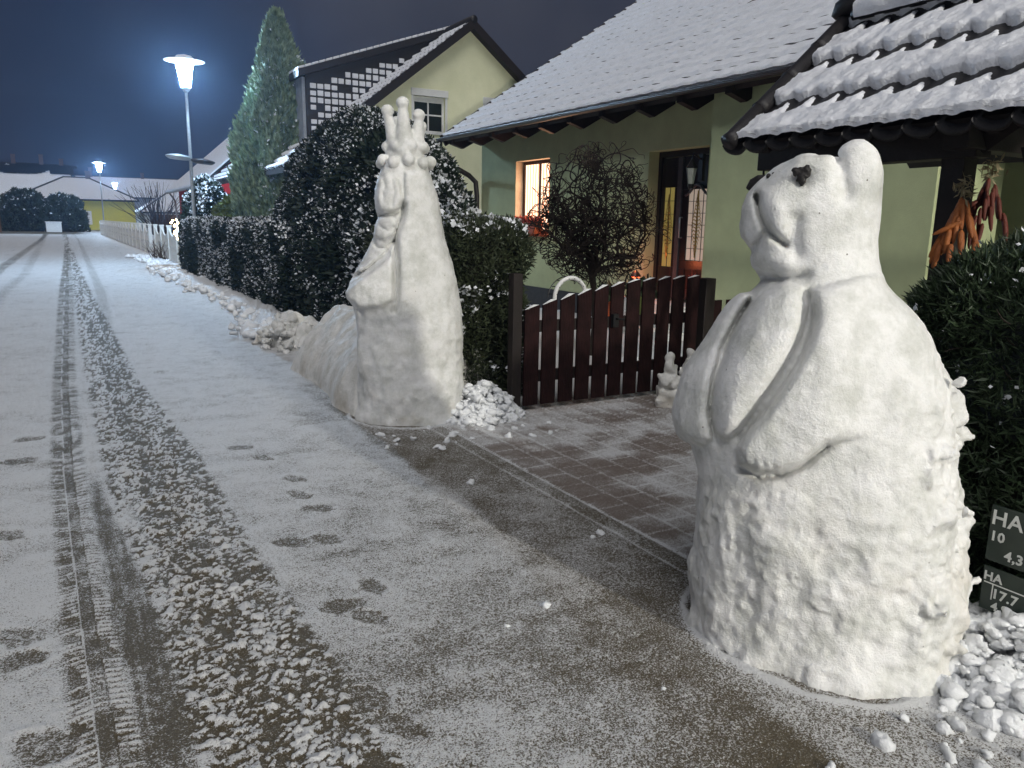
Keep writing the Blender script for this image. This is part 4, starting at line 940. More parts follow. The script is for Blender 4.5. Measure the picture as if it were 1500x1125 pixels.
# frame
b = MB(); b.box((4.93,2.83,2.06),(5.10,4.58,2.24)); b.build('beam', 'wood_dark', CN, bevel=.008)
b = MB(); b.box((4.78,2.80,2.10),(6.9,2.96,2.26)); b.build('beam', 'wood_dark', CN, bevel=.008)
b = MB(); b.box((4.90,4.30,2.245),(6.9,4.44,2.36)); b.build('beam', 'wood_dark', CN, bevel=.008)
for (px_, py_) in ((5.02,2.98),):
    b = MB(); b.box((px_-.075,py_-.075,0),(px_+.075,py_+.075,2.10)); b.build('post', 'wood_dark', CN, bevel=.008)
b = MB(); b.extr([(2.45,2.10),(2.60,2.10),(2.05+.45,1.70+.1),(2.05+.45,1.62)], 0, 4.98, 5.07); b.build('brace', 'wood_dark', CN)
b = MB(); b.tube([(5.0,2.86,2.14),(4.9,2.1,2.62),(4.85,1.2,3.0)], .07, 4); b.build('brace', 'wood_dark', CN)
for k in range(9):
    yy = 4.3-.42*k; b = MB(); v = [CPt(.03,-.14), CPt(LC-.02,-.14), CPt(LC-.02,-.072), CPt(.03,-.072)]; b.extr(v, 1, yy-.035, yy+.035); b.build('rafter', 'wood_dark', CN)
# iron scroll lantern hanging beyond the bear's nose
SL = thing('scroll_lantern', (4.95,4.42,2.1), 'black wrought iron scroll lantern hanging under the canopy near the bear nose', 'lantern')
b = MB(); o_ = on_x(1128,262,4.95)+Vector((0,0,0)); pts = [o_+Vector((0,.02+.055*math.cos(t*.5)*(1-t/16), .11+.055*math.sin(t*.5)*(1-t/16))) for t in range(0,15)]
b.tube(pts[::-1], .009, 6); b.tube([pts[0], o_+Vector((0,.07,.02)), o_+Vector((0,.03,-.06)), o_+Vector((0,-.0,-.12))], .009, 6); b.build('scroll', 'metal_black', SL, True)
b = MB(); b.lathe([(.10,-.24),(.08,-.20),(.04,-.15),(.02,-.11)], o_, 8); b.build('hood', 'metal_black', SL)
b = MB(); b.lathe([(.04,-.40),(.075,-.245)], o_, 8); b.build('glass', mat('smoky_lantern_glass', (.12,.12,.11), None, .1, 6, spec=.8), SL)
b = MB(); b.lathe([(.02,-.45),(.045,-.42),(.045,-.40)], o_, 8); b.build('base', 'metal_black', SL)
def cob_mesh(L, r):
    b = MB(); prof = [(.003,0),(r*.55,L*.03),(r*.92,L*.15),(r,L*.35),(r*.93,L*.65),(r*.62,L*.9),(r*.2,L)]
    b.lathe([(p, -z) for p, z in prof], n=10); return b
def corn(name, c, n, spread, H, matn, lab, seed):
    rg = random.Random(seed); root = thing(name, c, lab, 'corn bundle', 'corn cobs hung under the canopy'); c = Vector(c)
    tocam = Vector((-c.x,-c.y,0)).normalized(); side = Vector((-tocam.y,tocam.x,0))
    for k in range(n):
        lay = (k+.5)/n; ph = rg.uniform(-1.35,1.35); out = (tocam*math.cos(ph)*.55+side*math.sin(ph)).normalized()
        st = c+out*(.012+spread*lay*1.3)+Vector((0,0,-.02-.27*lay*H)); dr_ = (Vector((0,0,-1))+out*(.12+.32*lay*rg.random())+side*rg.uniform(-.12,.12)).normalized()
        if k == n//2: dr_ = (side*(-1 if side.x*rt.x+side.y*rt.y > 0 else 1)+Vector((0,0,-.55))).normalized()
        b = cob_mesh(rg.uniform(.11,.16)*H, rg.uniform(.012,.0175)*H); mt = Vector((0,0,-1)).rotation_difference(dr_).to_matrix()
        b.v = [tuple(mt @ Vector(v)+st) for v in b.v]
        b.build('corn_cob', matn, root, True)
    P = np.array(c)+g.normal(size=(60,3))*np.array([.012,.012,.02]); foliage('husk', None, None, P, unit(g.normal(size=(60,3))+np.array([0,0,-1.6])), .06, 'husk', g, parent=root, wid=.12)
    return root
pc = on_x(1411,283,4.86); corn('corn_bundle', (4.87,pc.y+.0,pc.z), 46, .075, 1.1, 'cob', 'bunch of orange corn cobs hanging on the dark canopy post', 4)
pc = on_x(1452,255,5.25); corn('corn_bundle', (5.25,pc.y,pc.z), 30, .085, 1.1, 'cob_red', 'dark red bunch of corn cobs hanging behind the canopy post', 7)
# planter / right back wall furniture : dark garden wall strip behind
# ================================================================== GATE
GT = thing('garden_gate', (3.4,5.6,0), 'dark brown wooden picket gate with curved rising top', 'gate')
np_ = 11; x0, x1 = 3.385, 5.36; pw = .146; pitch = (x1-x0-pw)/(np_-1)
for k in range(np_):
    xa = x0+k*pitch; xc = xa+pw/2; zt = float(np.interp(xc, [3.34,3.6,3.88,4.2,4.52,4.9,5.39], [.895,.95,1.02,1.075,1.115,1.135,1.14])); zl = float(np.interp(xa, [3.34,3.88,4.52,5.39], [.88,.99,1.10,1.13]))
    yj = 5.6+.004*(k % 2); b = MB(); b.extr([(xa,.05),(xa+pw,.05),(xa+pw,zt+.01),(xa,zl-.0)], 1, yj-.012, yj+.012); o = b.build('picket', 'picket', GT, bevel=.003)
    b = MB(); b.extr([(xa+.004,zl+.002),(xa+pw-.004,zt+.011),(xa+pw*.6,zt+.013),(xa+.01,zl+.006)], 1, yj-.007, yj+.009); b.build('snow_cap', 'snow', o)
for zz in (.30,.74):
    b = MB(); b.box((x0,5.617,zz-.05),(x1,5.655,zz+.05)); b.build('rail', 'wood_dark', GT, bevel=.003)
b = MB(); b.box((4.30,5.55,.70),(4.36,5.588,.82)).tube([(4.33,5.57,.78),(4.33,5.53,.78),(4.41,5.53,.77)], .009, 8); b.build('latch', 'metal_black', GT)
b = MB(); b.box((3.25,5.56,0),(3.34,5.65,1.20)); tag(b.build('gate_post', 'wood_dark', bevel=.006), 'dark wooden gate post at the left, beside the clipped hedge', 'post', 'posts of the garden gate')
b = MB(); b.box((5.40,5.54,0),(5.53,5.67,1.12)); tag(b.build('gate_post', 'wood_dark', bevel=.006), 'dark gate post at the right end of the picket gate', 'post', 'posts of the garden gate')
# second stretch of fence right of the gate
FN = thing('picket_fence', (5.6,5.6,0), 'short dark picket fence continuing right of the gate toward the house', 'fence')
for k in range(11):
    xa = 5.56+k*.19; b = MB(); b.box((xa,5.59,.05),(xa+.12,5.612,.62 if k > 1 else .9)); b.build('picket', 'picket', FN, bevel=.003)
for zz in (.2,.5): b = MB(); b.box((5.55,5.617,zz-.04),(7.66,5.65,zz+.04)); b.build('rail', 'wood_dark', FN)
# white hoop
HP = thing('garden_arch', (5.1,6.6,0), 'small white hoop arch bound with wire behind the gate', 'garden arch')
pa, pb_, pt = on_y(812,450,6.5), on_y(858,440,6.5), on_y(836,407,6.5); cx = (pa.x+pb_.x)/2; rx = (pb_.x-pa.x)/2; zc = pt.z-rx*1.05
pts = [(cx-rx,6.5,0),(cx-rx,6.5,zc*.5)]+[(cx-rx*math.cos(t), 6.5, zc+rx*1.05*math.sin(t)) for t in np.linspace(0,math.pi,17)]+[(cx+rx,6.5,zc*.5),(cx+rx,6.5,0)]
b = MB(); b.tube(pts, .022, 8); b.build('hoop', 'white_paint', HP, True)
b = MB(); pts2 = [(cx-rx*1.22*math.cos(t), 6.56, zc+rx*1.12*math.sin(t)) for t in np.linspace(0,math.pi,17)]; b.tube(pts2, .005, 5)
for t in np.linspace(.2,2.9,8):
    p = Vector((cx-rx*math.cos(t), 6.5, zc+rx*1.05*math.sin(t))); q = Vector((cx-rx*1.22*math.cos(t), 6.56, zc+rx*1.12*math.sin(t))); r_ = (p-q).normalized(); b.tube([q, p-r_*-.026], .005, 5)
b.build('wire', 'metal_black', HP)
# bits of garden seen through the gate
tag(heap('snow_pile', rubble_fn(5.9, 6.6, .8, .5, .22, 55, 5, .6), 4.8, 7.0, 5.9, 7.3, (60,50), 'snow', 'low drift of snow in the garden behind the picket gate', 'snow pile', 3), None, None)

# ================================================================== SIGNS IN THE HEDGE
SG = thing('hydrant_marker', (3.02,1.6,0), 'pair of dark green utility marker plates with white HA lettering, in the hedge', 'sign')
def plate(px0, py0, px1, py1, X):
    a = on_x(px0, py0, X); c_ = on_x(px0, py1, X); return a.y, c_.z, a.z
XS = 3.02
a = on_x(1455,738,XS); b2 = on_x(1455,822,XS); c2 = on_x(1458,832,XS); d2 = on_x(1462,900,XS)
y1_ = a.y; wid = .30
def txt(s, y, z, size, parent):
    cu = bpy.data.curves.new('lettering', 'FONT'); cu.body = s; cu.size = size; cu.extrude = .0012; cu.resolution_u = 2; cu.space_character = 1.05; cu.offset = .0012
    t0 = bpy.data.objects.new('t0', cu); C.objects.link(t0); me = bpy.data.meshes.new_from_object(t0.evaluated_get(bpy.context.evaluated_depsgraph_get()))
    bpy.data.objects.remove(t0); t = bpy.data.objects.new('lettering', me); C.objects.link(t); me.materials.clear(); me.materials.append(M['sign_white']); t.parent = parent
    t.matrix_parent_inverse = Matrix(); 
    t.matrix_basis = Matrix(((0,0,-1,XS-.0065),(-1,0,0,y),(0,1,0,z),(0,0,0,1)))
    return t
b = MB(); b.box((XS-.004,y1_-wid,b2.z),(XS+.004,y1_,a.z)); pl1 = b.build('plate', 'sign_green', SG, bevel=.003)
b = MB(); b.box((XS-.004,y1_-wid+.003,d2.z),(XS+.004,y1_-.003,c2.z)); pl2 = b.build('plate', 'sign_green', SG, bevel=.003)
hh = a.z-b2.z; print('plates', a, b2, c2, d2)
txt('HA', y1_-.005, a.z-hh*.33, hh*.36, pl1); txt('10', y1_-.008, a.z-hh*.62, hh*.24, pl1); txt('4,3', y1_-.07, b2.z+hh*.10, hh*.24, pl1)
h2 = c2.z-d2.z
txt('HA', y1_-.008, c2.z-h2*.30, h2*.27, pl2); txt('17.7', y1_-.045, c2.z-h2*.66, h2*.30, pl2); txt('4.9', y1_-.05, d2.z+h2*.06, h2*.27, pl2)
b = MB(); b.box((XS-.0065,y1_-.16,c2.z-h2*.375),(XS-.005,y1_-.012,c2.z-h2*.35)).box((XS-.0065,y1_-.048,c2.z-h2*.72),(XS-.005,y1_-.044,c2.z-h2*.375)); b.build('rule', 'sign_white', pl2)
b = MB(); b.tube([(XS+.03,y1_-.2,0),(XS+.03,y1_-.2,a.z+.02)], .02, 10); b.build('post', 'pole', SG)

# ================================================================== NEIGHBOUR HOUSE (gable at y = 22)
YN = 22.
H2 = thing('gabled_house', (11,22,0), 'cream yellow two storey house with steep gable and snowy tiles', 'house')
pk = Vector((11.15,YN,7.40)); sn = .777
wl, wr = 6.6, 15.8
def win_at(px0, py0, px1, py1): 
    p = on_y(px0, py0, YN); q = on_y(px1, py1, YN); return (p.x, q.x, q.z, p.z)
W1 = win_at(606,139,652,196); W2 = (on_y(711,150,YN).x, on_y(711,150,YN).x+1.15, W1[2], W1[3]-.05)
b = MB(); poly = [(wl,0),(wr,0),(wr,3.95),(pk.x,7.38),(wl,3.8)]
# gable wall with window recesses: strips
def gable_h(x): return 7.28-sn*abs(x-pk.x)
xs = sorted({wl, wr, pk.x, W1[0], W1[1], W2[0], W2[1]})
for xa, xb in zip(xs[:-1], xs[1:]):
    hole = [w_ for w_ in (W1, W2) if w_[0] <= (xa+xb)/2 <= w_[1]]
    if hole:
        w_ = hole[0]; b.box((xa,YN,0),(xb,YN+.3,w_[2])); b.extr([(xa,w_[3]),(xb,w_[3]),(xb,gable_h(xb)),(xa,gable_h(xa))], 1, YN, YN+.3)
    else: b.extr([(xa,0),(xb,0),(xb,gable_h(xb)),(xa,gable_h(xa))], 1, YN, YN+.3)
b.box((wl,YN+.3,0),(wl+.3,34,3.8)); b.build('wall', 'cream_plaster', H2)
for w_ in (W1, W2):
    b = MB(); t = .06; b.box((w_[0],YN+.10,w_[2]),(w_[0]+t,YN+.17,w_[3])).box((w_[1]-t,YN+.10,w_[2]),(w_[1],YN+.17,w_[3])).box((w_[0]+t,YN+.10,w_[2]),(w_[1]-t,YN+.17,w_[2]+t)).box((w_[0]+t,YN+.10,w_[3]-t-.1),(w_[1]-t,YN+.17,w_[3]))
    b.box(((w_[0]+w_[1])/2-.02,YN+.105,w_[2]+t),((w_[0]+w_[1])/2+.02,YN+.165,w_[3]-t-.1)).box((w_[0]+t,YN+.11,(w_[2]+w_[3])/2-.02),(w_[1]-t,YN+.16,(w_[2]+w_[3])/2+.02))
    wo = b.build('window', 'white_paint', H2)
    b = MB(); b.box((w_[0]+.03,YN+.13,w_[2]+.03),(w_[1]-.03,YN+.14,w_[3]-.12)); b.build('pane', 'glass_dark', wo)
    b = MB(); b.box((w_[0]-.09,YN-.05,w_[3]),(w_[1]+.09,YN+.06,w_[3]+.2)); b.build('shutter_box', 'white_paint', wo, bevel=.01)
    b = MB(); b.box((w_[0]-.05,YN-.04,w_[2]-.05),(w_[1]+.05,YN+.1,w_[2])); b.build('sill', 'white_paint', wo)
    b = MB(); b.box((w_[0]-.075,YN-.012,w_[2]),(w_[0]-.002,YN+.02,w_[3])).box((w_[1]+.002,YN-.012,w_[2]),(w_[1]+.075,YN+.02,w_[3])); b.build('surround', 'white_paint', wo)
dn = Vector((-1,0,-sn)).normalized()
Lr = 7.2
es = (pk.x+dn.x*Lr, 7.46+dn.z*Lr)       # eave of the left slope
rb = MB(); nl = (-dn.z*-1, 0)
th = .16
rb.extr([(es[0],es[1]-th),(pk.x,7.46-th-.02),(pk.x,7.46-.02),(es[0],es[1]-.02)], 1, YN-.28, 34)
rb.extr([(pk.x,7.46-th-.02),(16.6,7.46-th-.02-(16.6-pk.x)*sn),(16.6,7.44-(16.6-pk.x)*sn),(pk.x,7.44)], 1, YN-.28, 34)
roof2 = rb.build('roof', 'wood_dark', H2)
tiled_roof(es, YN-.28, 34, (-dn.x,-dn.z), Lr, .30, .36, .03, .04, .018, roof2, .32, (6,6))
b = MB(); b.tube([(pk.x,YN-.34,7.50),(pk.x,34,7.50)], .12, 10); b.build('ridge_tiles', 'tile', roof2, True)
b = MB(); b.extr([(es[0],es[1]-.22),(pk.x,7.24),(pk.x,7.52),(es[0],es[1]+.06)], 1, YN-.33, YN-.285)
b.extr([(pk.x,7.24),(16.6,7.24-(16.6-pk.x)*sn),(16.6,7.52-(16.6-pk.x)*sn),(pk.x,7.52)], 1, YN-.33, YN-.285); b.build('verge_board', 'wood_dark', roof2)
# right slope thin snow line
b = MB(); b.extr([(pk.x,7.50),(16.6,7.46-(16.6-pk.x)*sn),(16.6,7.50-(16.6-pk.x)*sn),(pk.x,7.54)], 1, YN-.28, 34); b.build('rear_snow', 'snow_roof', roof2)
# dormer with tile-hung cheek
YD = 23.6
A_, B_ = on_y(447,104,YD), on_y(640,52,YD); slope = (B_.z-A_.z)/(B_.x-A_.x)
xf = A_.x; zf = A_.z
def mroof(x): return 7.4-sn*(pk.x-x)
xi = (zf-7.4+sn*pk.x-slope*xf)/(sn-slope)
xi = min(xi, pk.x)
dm = MB(); dm.extr([(xf,mroof(xf)-.1),(xi,mroof(xi)),(xf,zf-.05)], 1, YD, YD+5); dorm = dm.build('dormer', 'tile', H2)
b = MB(); ny, nz = 26, 16
rg = random.Random(3)
for i in range(40):
    for j in range(16):
        x0 = xf+.12+i*.215; z0 = mroof(xf)-.1+j*.20
        ztop = zf-.30+slope*(x0-xf); 
        if z0+.17 > ztop or z0 < mroof(x0)+.10 or x0+.2 > xi: continue
        if rg.random() < .06: continue
        zz = z0+.02; w_ = .155+rg.uniform(-.02,.01); h_2 = .135+rg.uniform(-.03,.0)
        b.box((x0,YD-.045,zz),(x0+w_+.018,YD-.003,zz+h_2+.02))
b.build('snow_on_hung_tiles', 'snow_roof', dorm, bevel=.015)
b = MB(); b.extr([(xf-.25,zf-.10-.25*slope),(xi+.3,zf-.10+slope*(xi+.3-xf)),(xi+.3,zf+.10+slope*(xi+.3-xf)),(xf-.25,zf+.10-.25*slope)], 1, YD-.18, YD+5.1); dr = b.build('dormer_roof', 'tile', dorm)
b = MB(); n = 24
for i in range(n):
    xa = xf-.25+(xi+.5-xf)*i/n; xb = xf-.25+(xi+.5-xf)*(i+.86)/n; b.extr([(xa,zf+.10+slope*(xa-xf)),(xb,zf+.10+slope*(xb-xf)),(xb,zf+.17+slope*(xb-xf)),(xa,zf+.17+slope*(xa-xf))], 1, YD-.17, YD+5.1)
b.build('dormer_snow', 'snow_roof', dr, bevel=.015)
b = MB(); b.box((xf-.1,YD+.04,mroof(xf)-.1),(xf-.01,YD+4.96,zf-.16)); b.build('dormer_front', 'grey_wall', dorm)

# ================================================================== RED HOUSE
H3 = thing('red_house', (8,36,0), 'red gabled house with snow covered roof behind the pointed juniper', 'house')
YR = 36.; v0, v1 = on_y(315,252,YR), on_y(345,226,YR); s3 = (v1.z-v0.z)/(v1.x-v0.x); s3 = max(.45, min(.9, s3)); ev = Vector((v0.x-.6,0,v0.z-.6*s3)); rx3 = ev.x+6
print('red', v0, v1, s3)
b = MB(); b.extr([(ev.x+.5,0),(rx3*2-ev.x-.5,0),(rx3*2-ev.x-.5,ev.z+.2),(rx3,ev.z+6*s3-.25),(ev.x+.5,ev.z+.2)], 1, YR+.3, YR+11); b.build('wall', 'red_plaster', H3)
b = MB(); b.extr([(ev.x,ev.z-.12),(rx3,ev.z+6*s3-.12),(2*rx3-ev.x,ev.z-.12),(2*rx3-ev.x,ev.z),(rx3,ev.z+6*s3),(ev.x,ev.z)], 1, YR, YR+12); r3 = b.build('roof', 'wood_dark', H3)
b = MB(); b.extr([(ev.x-.02,ev.z),(rx3,ev.z+6*s3),(2*rx3-ev.x,ev.z),(2*rx3-ev.x,ev.z+.09),(rx3,ev.z+6*s3+.1),(ev.x-.02,ev.z+.09)], 1, YR-.02, YR+12); b.build('snow_cover', 'snow_roof', r3)
b = MB(); b.tube([(ev.x,YR+.1,ev.z-.05),(ev.x,YR+12,ev.z-.05)], .07, 8).tube([(ev.x,YR+11,ev.z-.05),(ev.x+.3,YR+11.2,ev.z-.5),(ev.x+.45,YR+11.2,0)], .05, 8); b.build('gutter', 'pole', H3)

# ================================================================== FAR HOUSES
def far_house(name, lab, y, x0, x1, ze, zr, depth, wallm, hip=3., doors=(), roofm='snow_roof', chim=(), wins=()):
    K = 1.3; y, x0, x1, depth, hip = y*K, x0*K, x1*K, depth*K, hip*K; ze, zr = 1.6+(ze-1.6)*K, 1.6+(zr-1.6)*K
    doors = [(a*K, c_*K, 1.6+(d-1.6)*K if d > .3 else .05, 1.6+(e-1.6)*K, m) for (a, c_, d, e, m) in doors]; chim = [(a*K, c_*K) for a, c_ in chim]
    r_ = thing(name, ((x0+x1)/2, y, 0), lab, 'house', 'distant houses with snowy roofs')
    b = MB(); b.box((x0+.5,y+.5,0),(x1-.5,y+depth-.5,ze)); b.build('wall', wallm, r_)
    b = MB(); ym = y+depth/2
    p = [(x0,y,ze),(x1,y,ze),(x1,y+depth,ze),(x0,y+depth,ze),(x0+hip,ym,zr),(x1-hip,ym,zr)]
    b.solid(p, [(0,1,5,4),(1,2,5),(2,3,4,5),(3,0,4),(0,3,2,1)]); ro = b.build('roof', roofm, r_)
    b = MB(); b.box((x0,y-.02,ze-.22),(x1,y+.1,ze-.01)); b.build('fascia', 'wood_dark', r_)
    b = MB(); b.tube([p[0],p[4]], .13, 5).tube([p[4],p[5]], .13, 5).tube([p[5],p[1]], .13, 5); b.build('hip_tiles', 'tile', ro)
    for (a, c_, d, e, m) in doors:
        b = MB(); b.box((a,y+.44,d),(c_,y+.498,e)); b.build('door' if d < .3 else 'window', m, r_)
    for (cx_, h_3) in chim:
        b = MB(); b.box((cx_-.3,ym-.3,zr-1.2),(cx_+.3,ym+.3,zr+h_3)); b.box((cx_-.36,ym-.36,zr+h_3),(cx_+.36,ym+.36,zr+h_3+.12)); b.build('chimney', mat('brick_chimney', (.12,.08,.07), None, .9, 8), ro)
    return r_
far_house('far_house', 'bright yellow bungalow with a hipped snowy roof at the end of the street', 88, -3.2, 7.4, 3.35, 5.55, 9, 'yellow_plaster', 4.2, ((1.35,2.35,.05,2.3,'white_paint'),(2.6,3.1,.9,2.2,'white_paint')), chim=((3.2,.6),))
far_house('far_house', 'pale far house with snowy roof behind the white fence and bare shrub', 92, 7.8, 19, 2.3, 5.4, 10, 'concrete', 4.6, ((9,10,1,2.,'glass_dark'),), chim=((14,.8),))
far_house('far_house', 'long distant row of snowy roofs behind the second street lamp', 128, 1., 30, 4.6, 7.6, 12, 'grey_wall', 2, (), chim=((5,1.2),(12,.7),(21,1.4)))
hL = far_house('far_house', 'big distant house at the far left with dark patchy snow on its roof', 112, -34, 3.2, 4.0, 8.1, 12, 'grey_wall', 1.5, (), roofm='snow_roof', chim=((-4.,1.),(-1.,1.1),(1.2,.7)))
b = MB(); rg = random.Random(4)
for k in range(120):
    x = -12+rg.random()*13.5; t = rg.uniform(.66,.98); wv_ = rg.uniform(.4,1.6); t2 = min(.99, t+rg.uniform(.05,.2)); 
    def Q(xx, tt): return (xx*1.3, (112+6*tt-.05)*1.3, 1.6+(4.0+4.1*tt-1.6+.06)*1.3)
    b.poly([Q(x,t),Q(x+wv_,t),Q(x+wv_,t2),Q(x,t2)])
b.build('bare_tiles', 'tile', hL)
far_house('far_house', 'pale far building with snowy roof right of the third street lamp', 104, 13, 24, 3.4, 5.6, 10, 'concrete', 3, (), chim=())
b = MB(); b.box((9.0,88,0),(11.6,88.1,2.0)); tag(b.build('board_fence', 'wood_fence'), 'brown board fence beyond the white fence', 'fence')
b = MB(); b.box((-.98,96,0),(.45,96.9,1.0)); b.box((-1.04,95.95,1.0),(.52,96.95,1.09)); tag(b.build('white_box', 'white_paint', bevel=.02), 'white utility box in front of the dark shrubs at the street end', 'utility box')
b = MB(); b.box((-5.4,91,0),(-4.7,91.5,2.5)); tag(b.build('far_post', 'wood_fence'), 'brown gate post at the far left edge by the cross road', 'post')
b = MB(); b.box((-18,108,0),(3.4,108.5,.34)); b.build('snow_kerb', 'snow'); struct(bpy.data.objects['snow_kerb'])
# satellite dish on the far roofs
b = MB(); b.lathe([(.02,0),(.5,.12)], (0,0,0), 16); bb = on_y(138,287,155)
for i, v in enumerate(b.v): b.v[i] = (bb.x+v[0]*1.6, 160-v[2], bb.z+v[1]*1.6)
b.tube([(bb.x,160.2,bb.z-2.5),(bb.x,160.2,bb.z)], .08, 6); tag(b.build('satellite_dish', 'grey_wall'), 'grey satellite dish on the distant snowy roof ridge', 'satellite dish')

# ================================================================== WHITE SCALLOPED FENCE
WF = thing('white_fence', (3.62,28,0), 'white concrete fence with scalloped top running along the road', 'fence')
y = 27.2; k = 0; PL = 2.35
while y < 84:
    b = MB(); b.box((3.56,y-.07,0),(3.70,y+.07,1.30)); b.box((3.54,y-.09,1.30),(3.72,y+.09,1.36)); b.build('post', 'concrete', WF)
    if k not in (4,):
        b = MB(); n = 12; ya_, yb2 = y+.07, y+PL-.07; top = [(ya_+(yb2-ya_)*i/n, 1.24-.28*math.sin(math.pi*i/n)) for i in range(n+1)]
        for i in range(n): b.extr([(top[i][0],top[i][1]-.10),(top[i+1][0],top[i+1][1]-.10),(top[i+1][0],top[i+1][1]),(top[i][0],top[i][1])], 0, 3.60, 3.66)
        b.box((3.605,ya_,.08),(3.655,yb2,.42)).box((3.6,ya_,.55),(3.66,yb2,.62))
        for i in range(1, n, 1):
            yy_ = ya_+(yb2-ya_)*i/n; b.box((3.61,yy_-.035,.42),(3.65,yy_+.035,top[i][1]-.08))
        b.build('panel', 'concrete', WF)
    y += PL; k += 1

# ================================================================== STREET LAMPS
lampm = emis('bright_lamp_glass', (.50,.73,1.), 620, (.9,.9,.9)); lampm2 = emis('bright_lamp_glass_near', (1.,.955,.85), 1650, (.9,.9,.9))
def street_lamp(loc, lab, glass, first=True):
    r_ = thing('street_lamp', loc, lab, 'street lamp', 'street lamps along the road'); x, y, z = loc
    b = MB(); b.tube([(x,y,0),(x,y,1.0)], .075, 12).tube([(x,y,1.0),(x,y,5.55)], [.058,.045], 12).tube([(x,y,.98),(x,y,1.04)], .085, 12); b.build('pole', 'pole', r_, True)
    b = MB(); b.lathe([(.045,5.45),(.13,5.55),(.14,5.60)], (x,y,0), 14); b.build('lamp_base', 'pole', r_, True)
    b = MB(); b.lathe([(.13,5.60),(.26,6.36)], (x,y,0), 16); b.build('lamp_glass', glass, r_, False)
    b = MB(); b.lathe([(.27,6.365),(.60,6.365),(.60,6.38),(.30,6.44),(.22,6.52),(.05,6.56)], (x,y,0), 28); b.build('lamp_shade', 'white_paint', r_, True)
    return r_
L1 = street_lamp((3.85,27.0,0), 'nearest tall street lamp with a flat cap, behind the low hedge', lampm)
p = L1.location; b = MB()
for sx in (-1,1):
    b2_ = MB(); b2_.tube([(p.x,p.y,3.42),(p.x+sx*.18,p.y-.02,3.44)], .02, 6); b2_.build('mirror_arm', 'pole', L1)
    b2_ = MB(); b2_.lathe([(.02,-.08),(.22,-.07),(.29,-.02),(.30,.02),(.25,.05),(.02,.10)], (0,0,0), 20); b2_.v = [(p.x+sx*.36+v[0]*1.25, p.y-.02+v[1], 3.45+v[2]+sx*-.05+v[0]*-.1) for v in b2_.v]; b2_.build('round_mirror', 'pole' if sx < 0 else 'gutter', L1, True)
L2 = copy_tree(L1)
for ch in list(L2.children):
    if ch.name.startswith(('round_mirror','mirror_arm')): bpy.data.objects.remove(ch)
L2.location = (4.1,88,0); L2.scale = (1.07,)*3; L2['label'] = 'second street lamp along the road, above the yellow house roof'
L3 = copy_tree(L2); L3.location = (8.4,138,0); L3['label'] = 'smallest and farthest street lamp, right of the second one'
L4 = street_lamp((4.0,-14,0), 'street lamp standing behind the viewer whose light falls on the sculptures', lampm2)
# cluster of warm fairy lights at the hedge end
fl = thing('fairy_lights', (3.2,25.8,1.2), 'cluster of warm glowing fairy lights at the end of the low hedge', 'lights')
M['warm'] = emis('warm_bulb', (1,.72,.36), 25); b = MB(); rg = random.Random(6)
pts = []
for k in range(16):
    q = Vector((3.12+rg.uniform(-.12,.1), 25.6+rg.uniform(-.1,.4), 1.18+rg.uniform(-.2,.42))); pts.append(q); b.lathe([(.012,-.03),(.03,0),(.012,.03)], q, 6)
b.build('bulbs', 'warm', fl); b = MB(); b.tube(pts, .006, 4); b.build('wire', 'metal_black', fl)

# ================================================================== AIR, SKY, LIGHT, CAMERA
b = MB(); b.box((-60,-30,-1.2),(70,190,26)); hz = b.build('haze', [], None)
hm = bpy.data.materials.new('night_mist'); hm.use_nodes = True; nt = hm.node_tree; nt.nodes.clear(); o_ = nt.nodes.new('ShaderNodeOutputMaterial'); pv = nt.nodes.new('ShaderNodeVolumePrincipled')
pv.inputs['Color'].default_value = (.42,.64,1,1); pv.inputs['Density'].default_value = .0015; pv.inputs['Anisotropy'].default_value = .72
nt.links.new(pv.outputs[0], o_.inputs['Volume']); hz.data.materials.append(hm); tag(hz, None, None, None, 'stuff')
w = bpy.data.worlds.new('World'); bpy.context.scene.world = w; w.use_nodes = True; nt = w.node_tree; bg = nt.nodes['Background']
sky = nt.nodes.new('ShaderNodeTexSky'); sky.sky_type = 'NISHITA'; sky.sun_disc = False; sky.sun_elevation = R(-4); sky.sun_rotation = R(200)
tc = nt.nodes.new('ShaderNodeTexCoord'); nz = nt.nodes.new('ShaderNodeTexNoise'); nz.inputs['Scale'].default_value = 2.2; nz.inputs['Detail'].default_value = 5
nt.links.new(tc.outputs['Generated'], nz.inputs['Vector'])
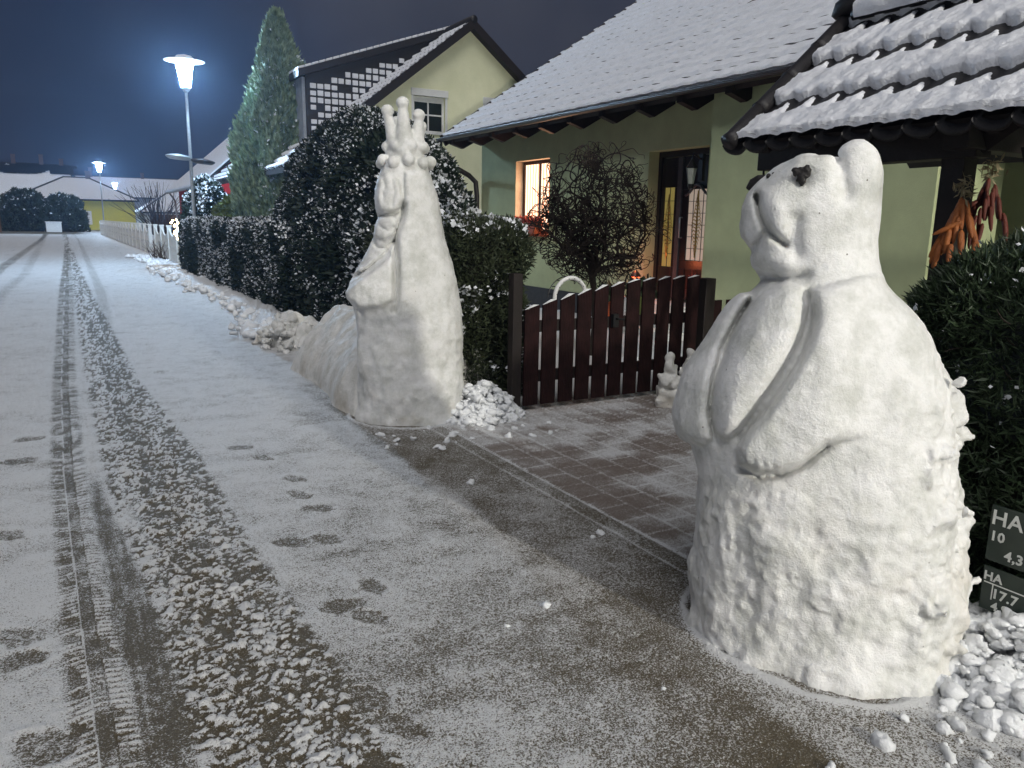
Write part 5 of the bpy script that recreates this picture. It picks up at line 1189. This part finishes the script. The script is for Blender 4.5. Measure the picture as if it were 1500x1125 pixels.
rp = nt.nodes.new('ShaderNodeValToRGB'); rp.color_ramp.elements[0].position = .35; rp.color_ramp.elements[0].color = (.012,.016,.032,1); rp.color_ramp.elements[1].position = .7; rp.color_ramp.elements[1].color = (.046,.049,.064,1)
nt.links.new(nz.outputs['Fac'], rp.inputs['Fac'])
sc_ = nt.nodes.new('ShaderNodeVectorMath'); sc_.operation = 'SCALE'; sc_.inputs['Scale'].default_value = .10; nt.links.new(sky.outputs[0], sc_.inputs[0])
ad = nt.nodes.new('ShaderNodeVectorMath'); ad.operation = 'ADD'; nt.links.new(sc_.outputs[0], ad.inputs[0]); nt.links.new(rp.outputs[0], ad.inputs[1]); nt.links.new(ad.outputs[0], bg.inputs['Color']); bg.inputs['Strength'].default_value = 1.
sl_ = bpy.data.lights.new('night_fill', 'SUN'); sl_.energy = 1.25; sl_.angle = R(45); sl_.color = (1.,.975,.95)  # sun lamp added as broad fill from behind the viewer
so = bpy.data.objects.new('night_fill', sl_); C.objects.link(so); so.location = (0,0,20); so.rotation_euler = Vector((-.35,-.6,1.)).to_track_quat('Z','Y').to_euler()
cam = bpy.data.cameras.new('camera'); cam.sensor_width = 36; cam.lens = F_PX/1500*36; cam.clip_end = 2000; cam.clip_start = .05
co = bpy.data.objects.new('camera', cam); C.objects.link(co); co.matrix_world = Matrix(((rt.x,up.x,-fw.x,0),(rt.y,up.y,-fw.y,0),(rt.z,up.z,-fw.z,CAMH),(0,0,0,1)))
S = bpy.context.scene; S.camera = co
S.view_settings.view_transform = 'Standard'; S.view_settings.look = 'None'; S.view_settings.exposure = .38; S.view_settings.gamma = 1
S.render.engine = 'CYCLES'; S.cycles.use_denoising = True; S.cycles.denoiser = 'OPENIMAGEDENOISE'; S.cycles.max_bounces = 5; S.cycles.diffuse_bounces = 3; S.cycles.glossy_bounces = 2; S.cycles.transmission_bounces = 2; S.cycles.volume_bounces = 0
S.cycles.sample_clamp_indirect = 4; S.cycles.caustics_reflective = False; S.cycles.caustics_refractive = False
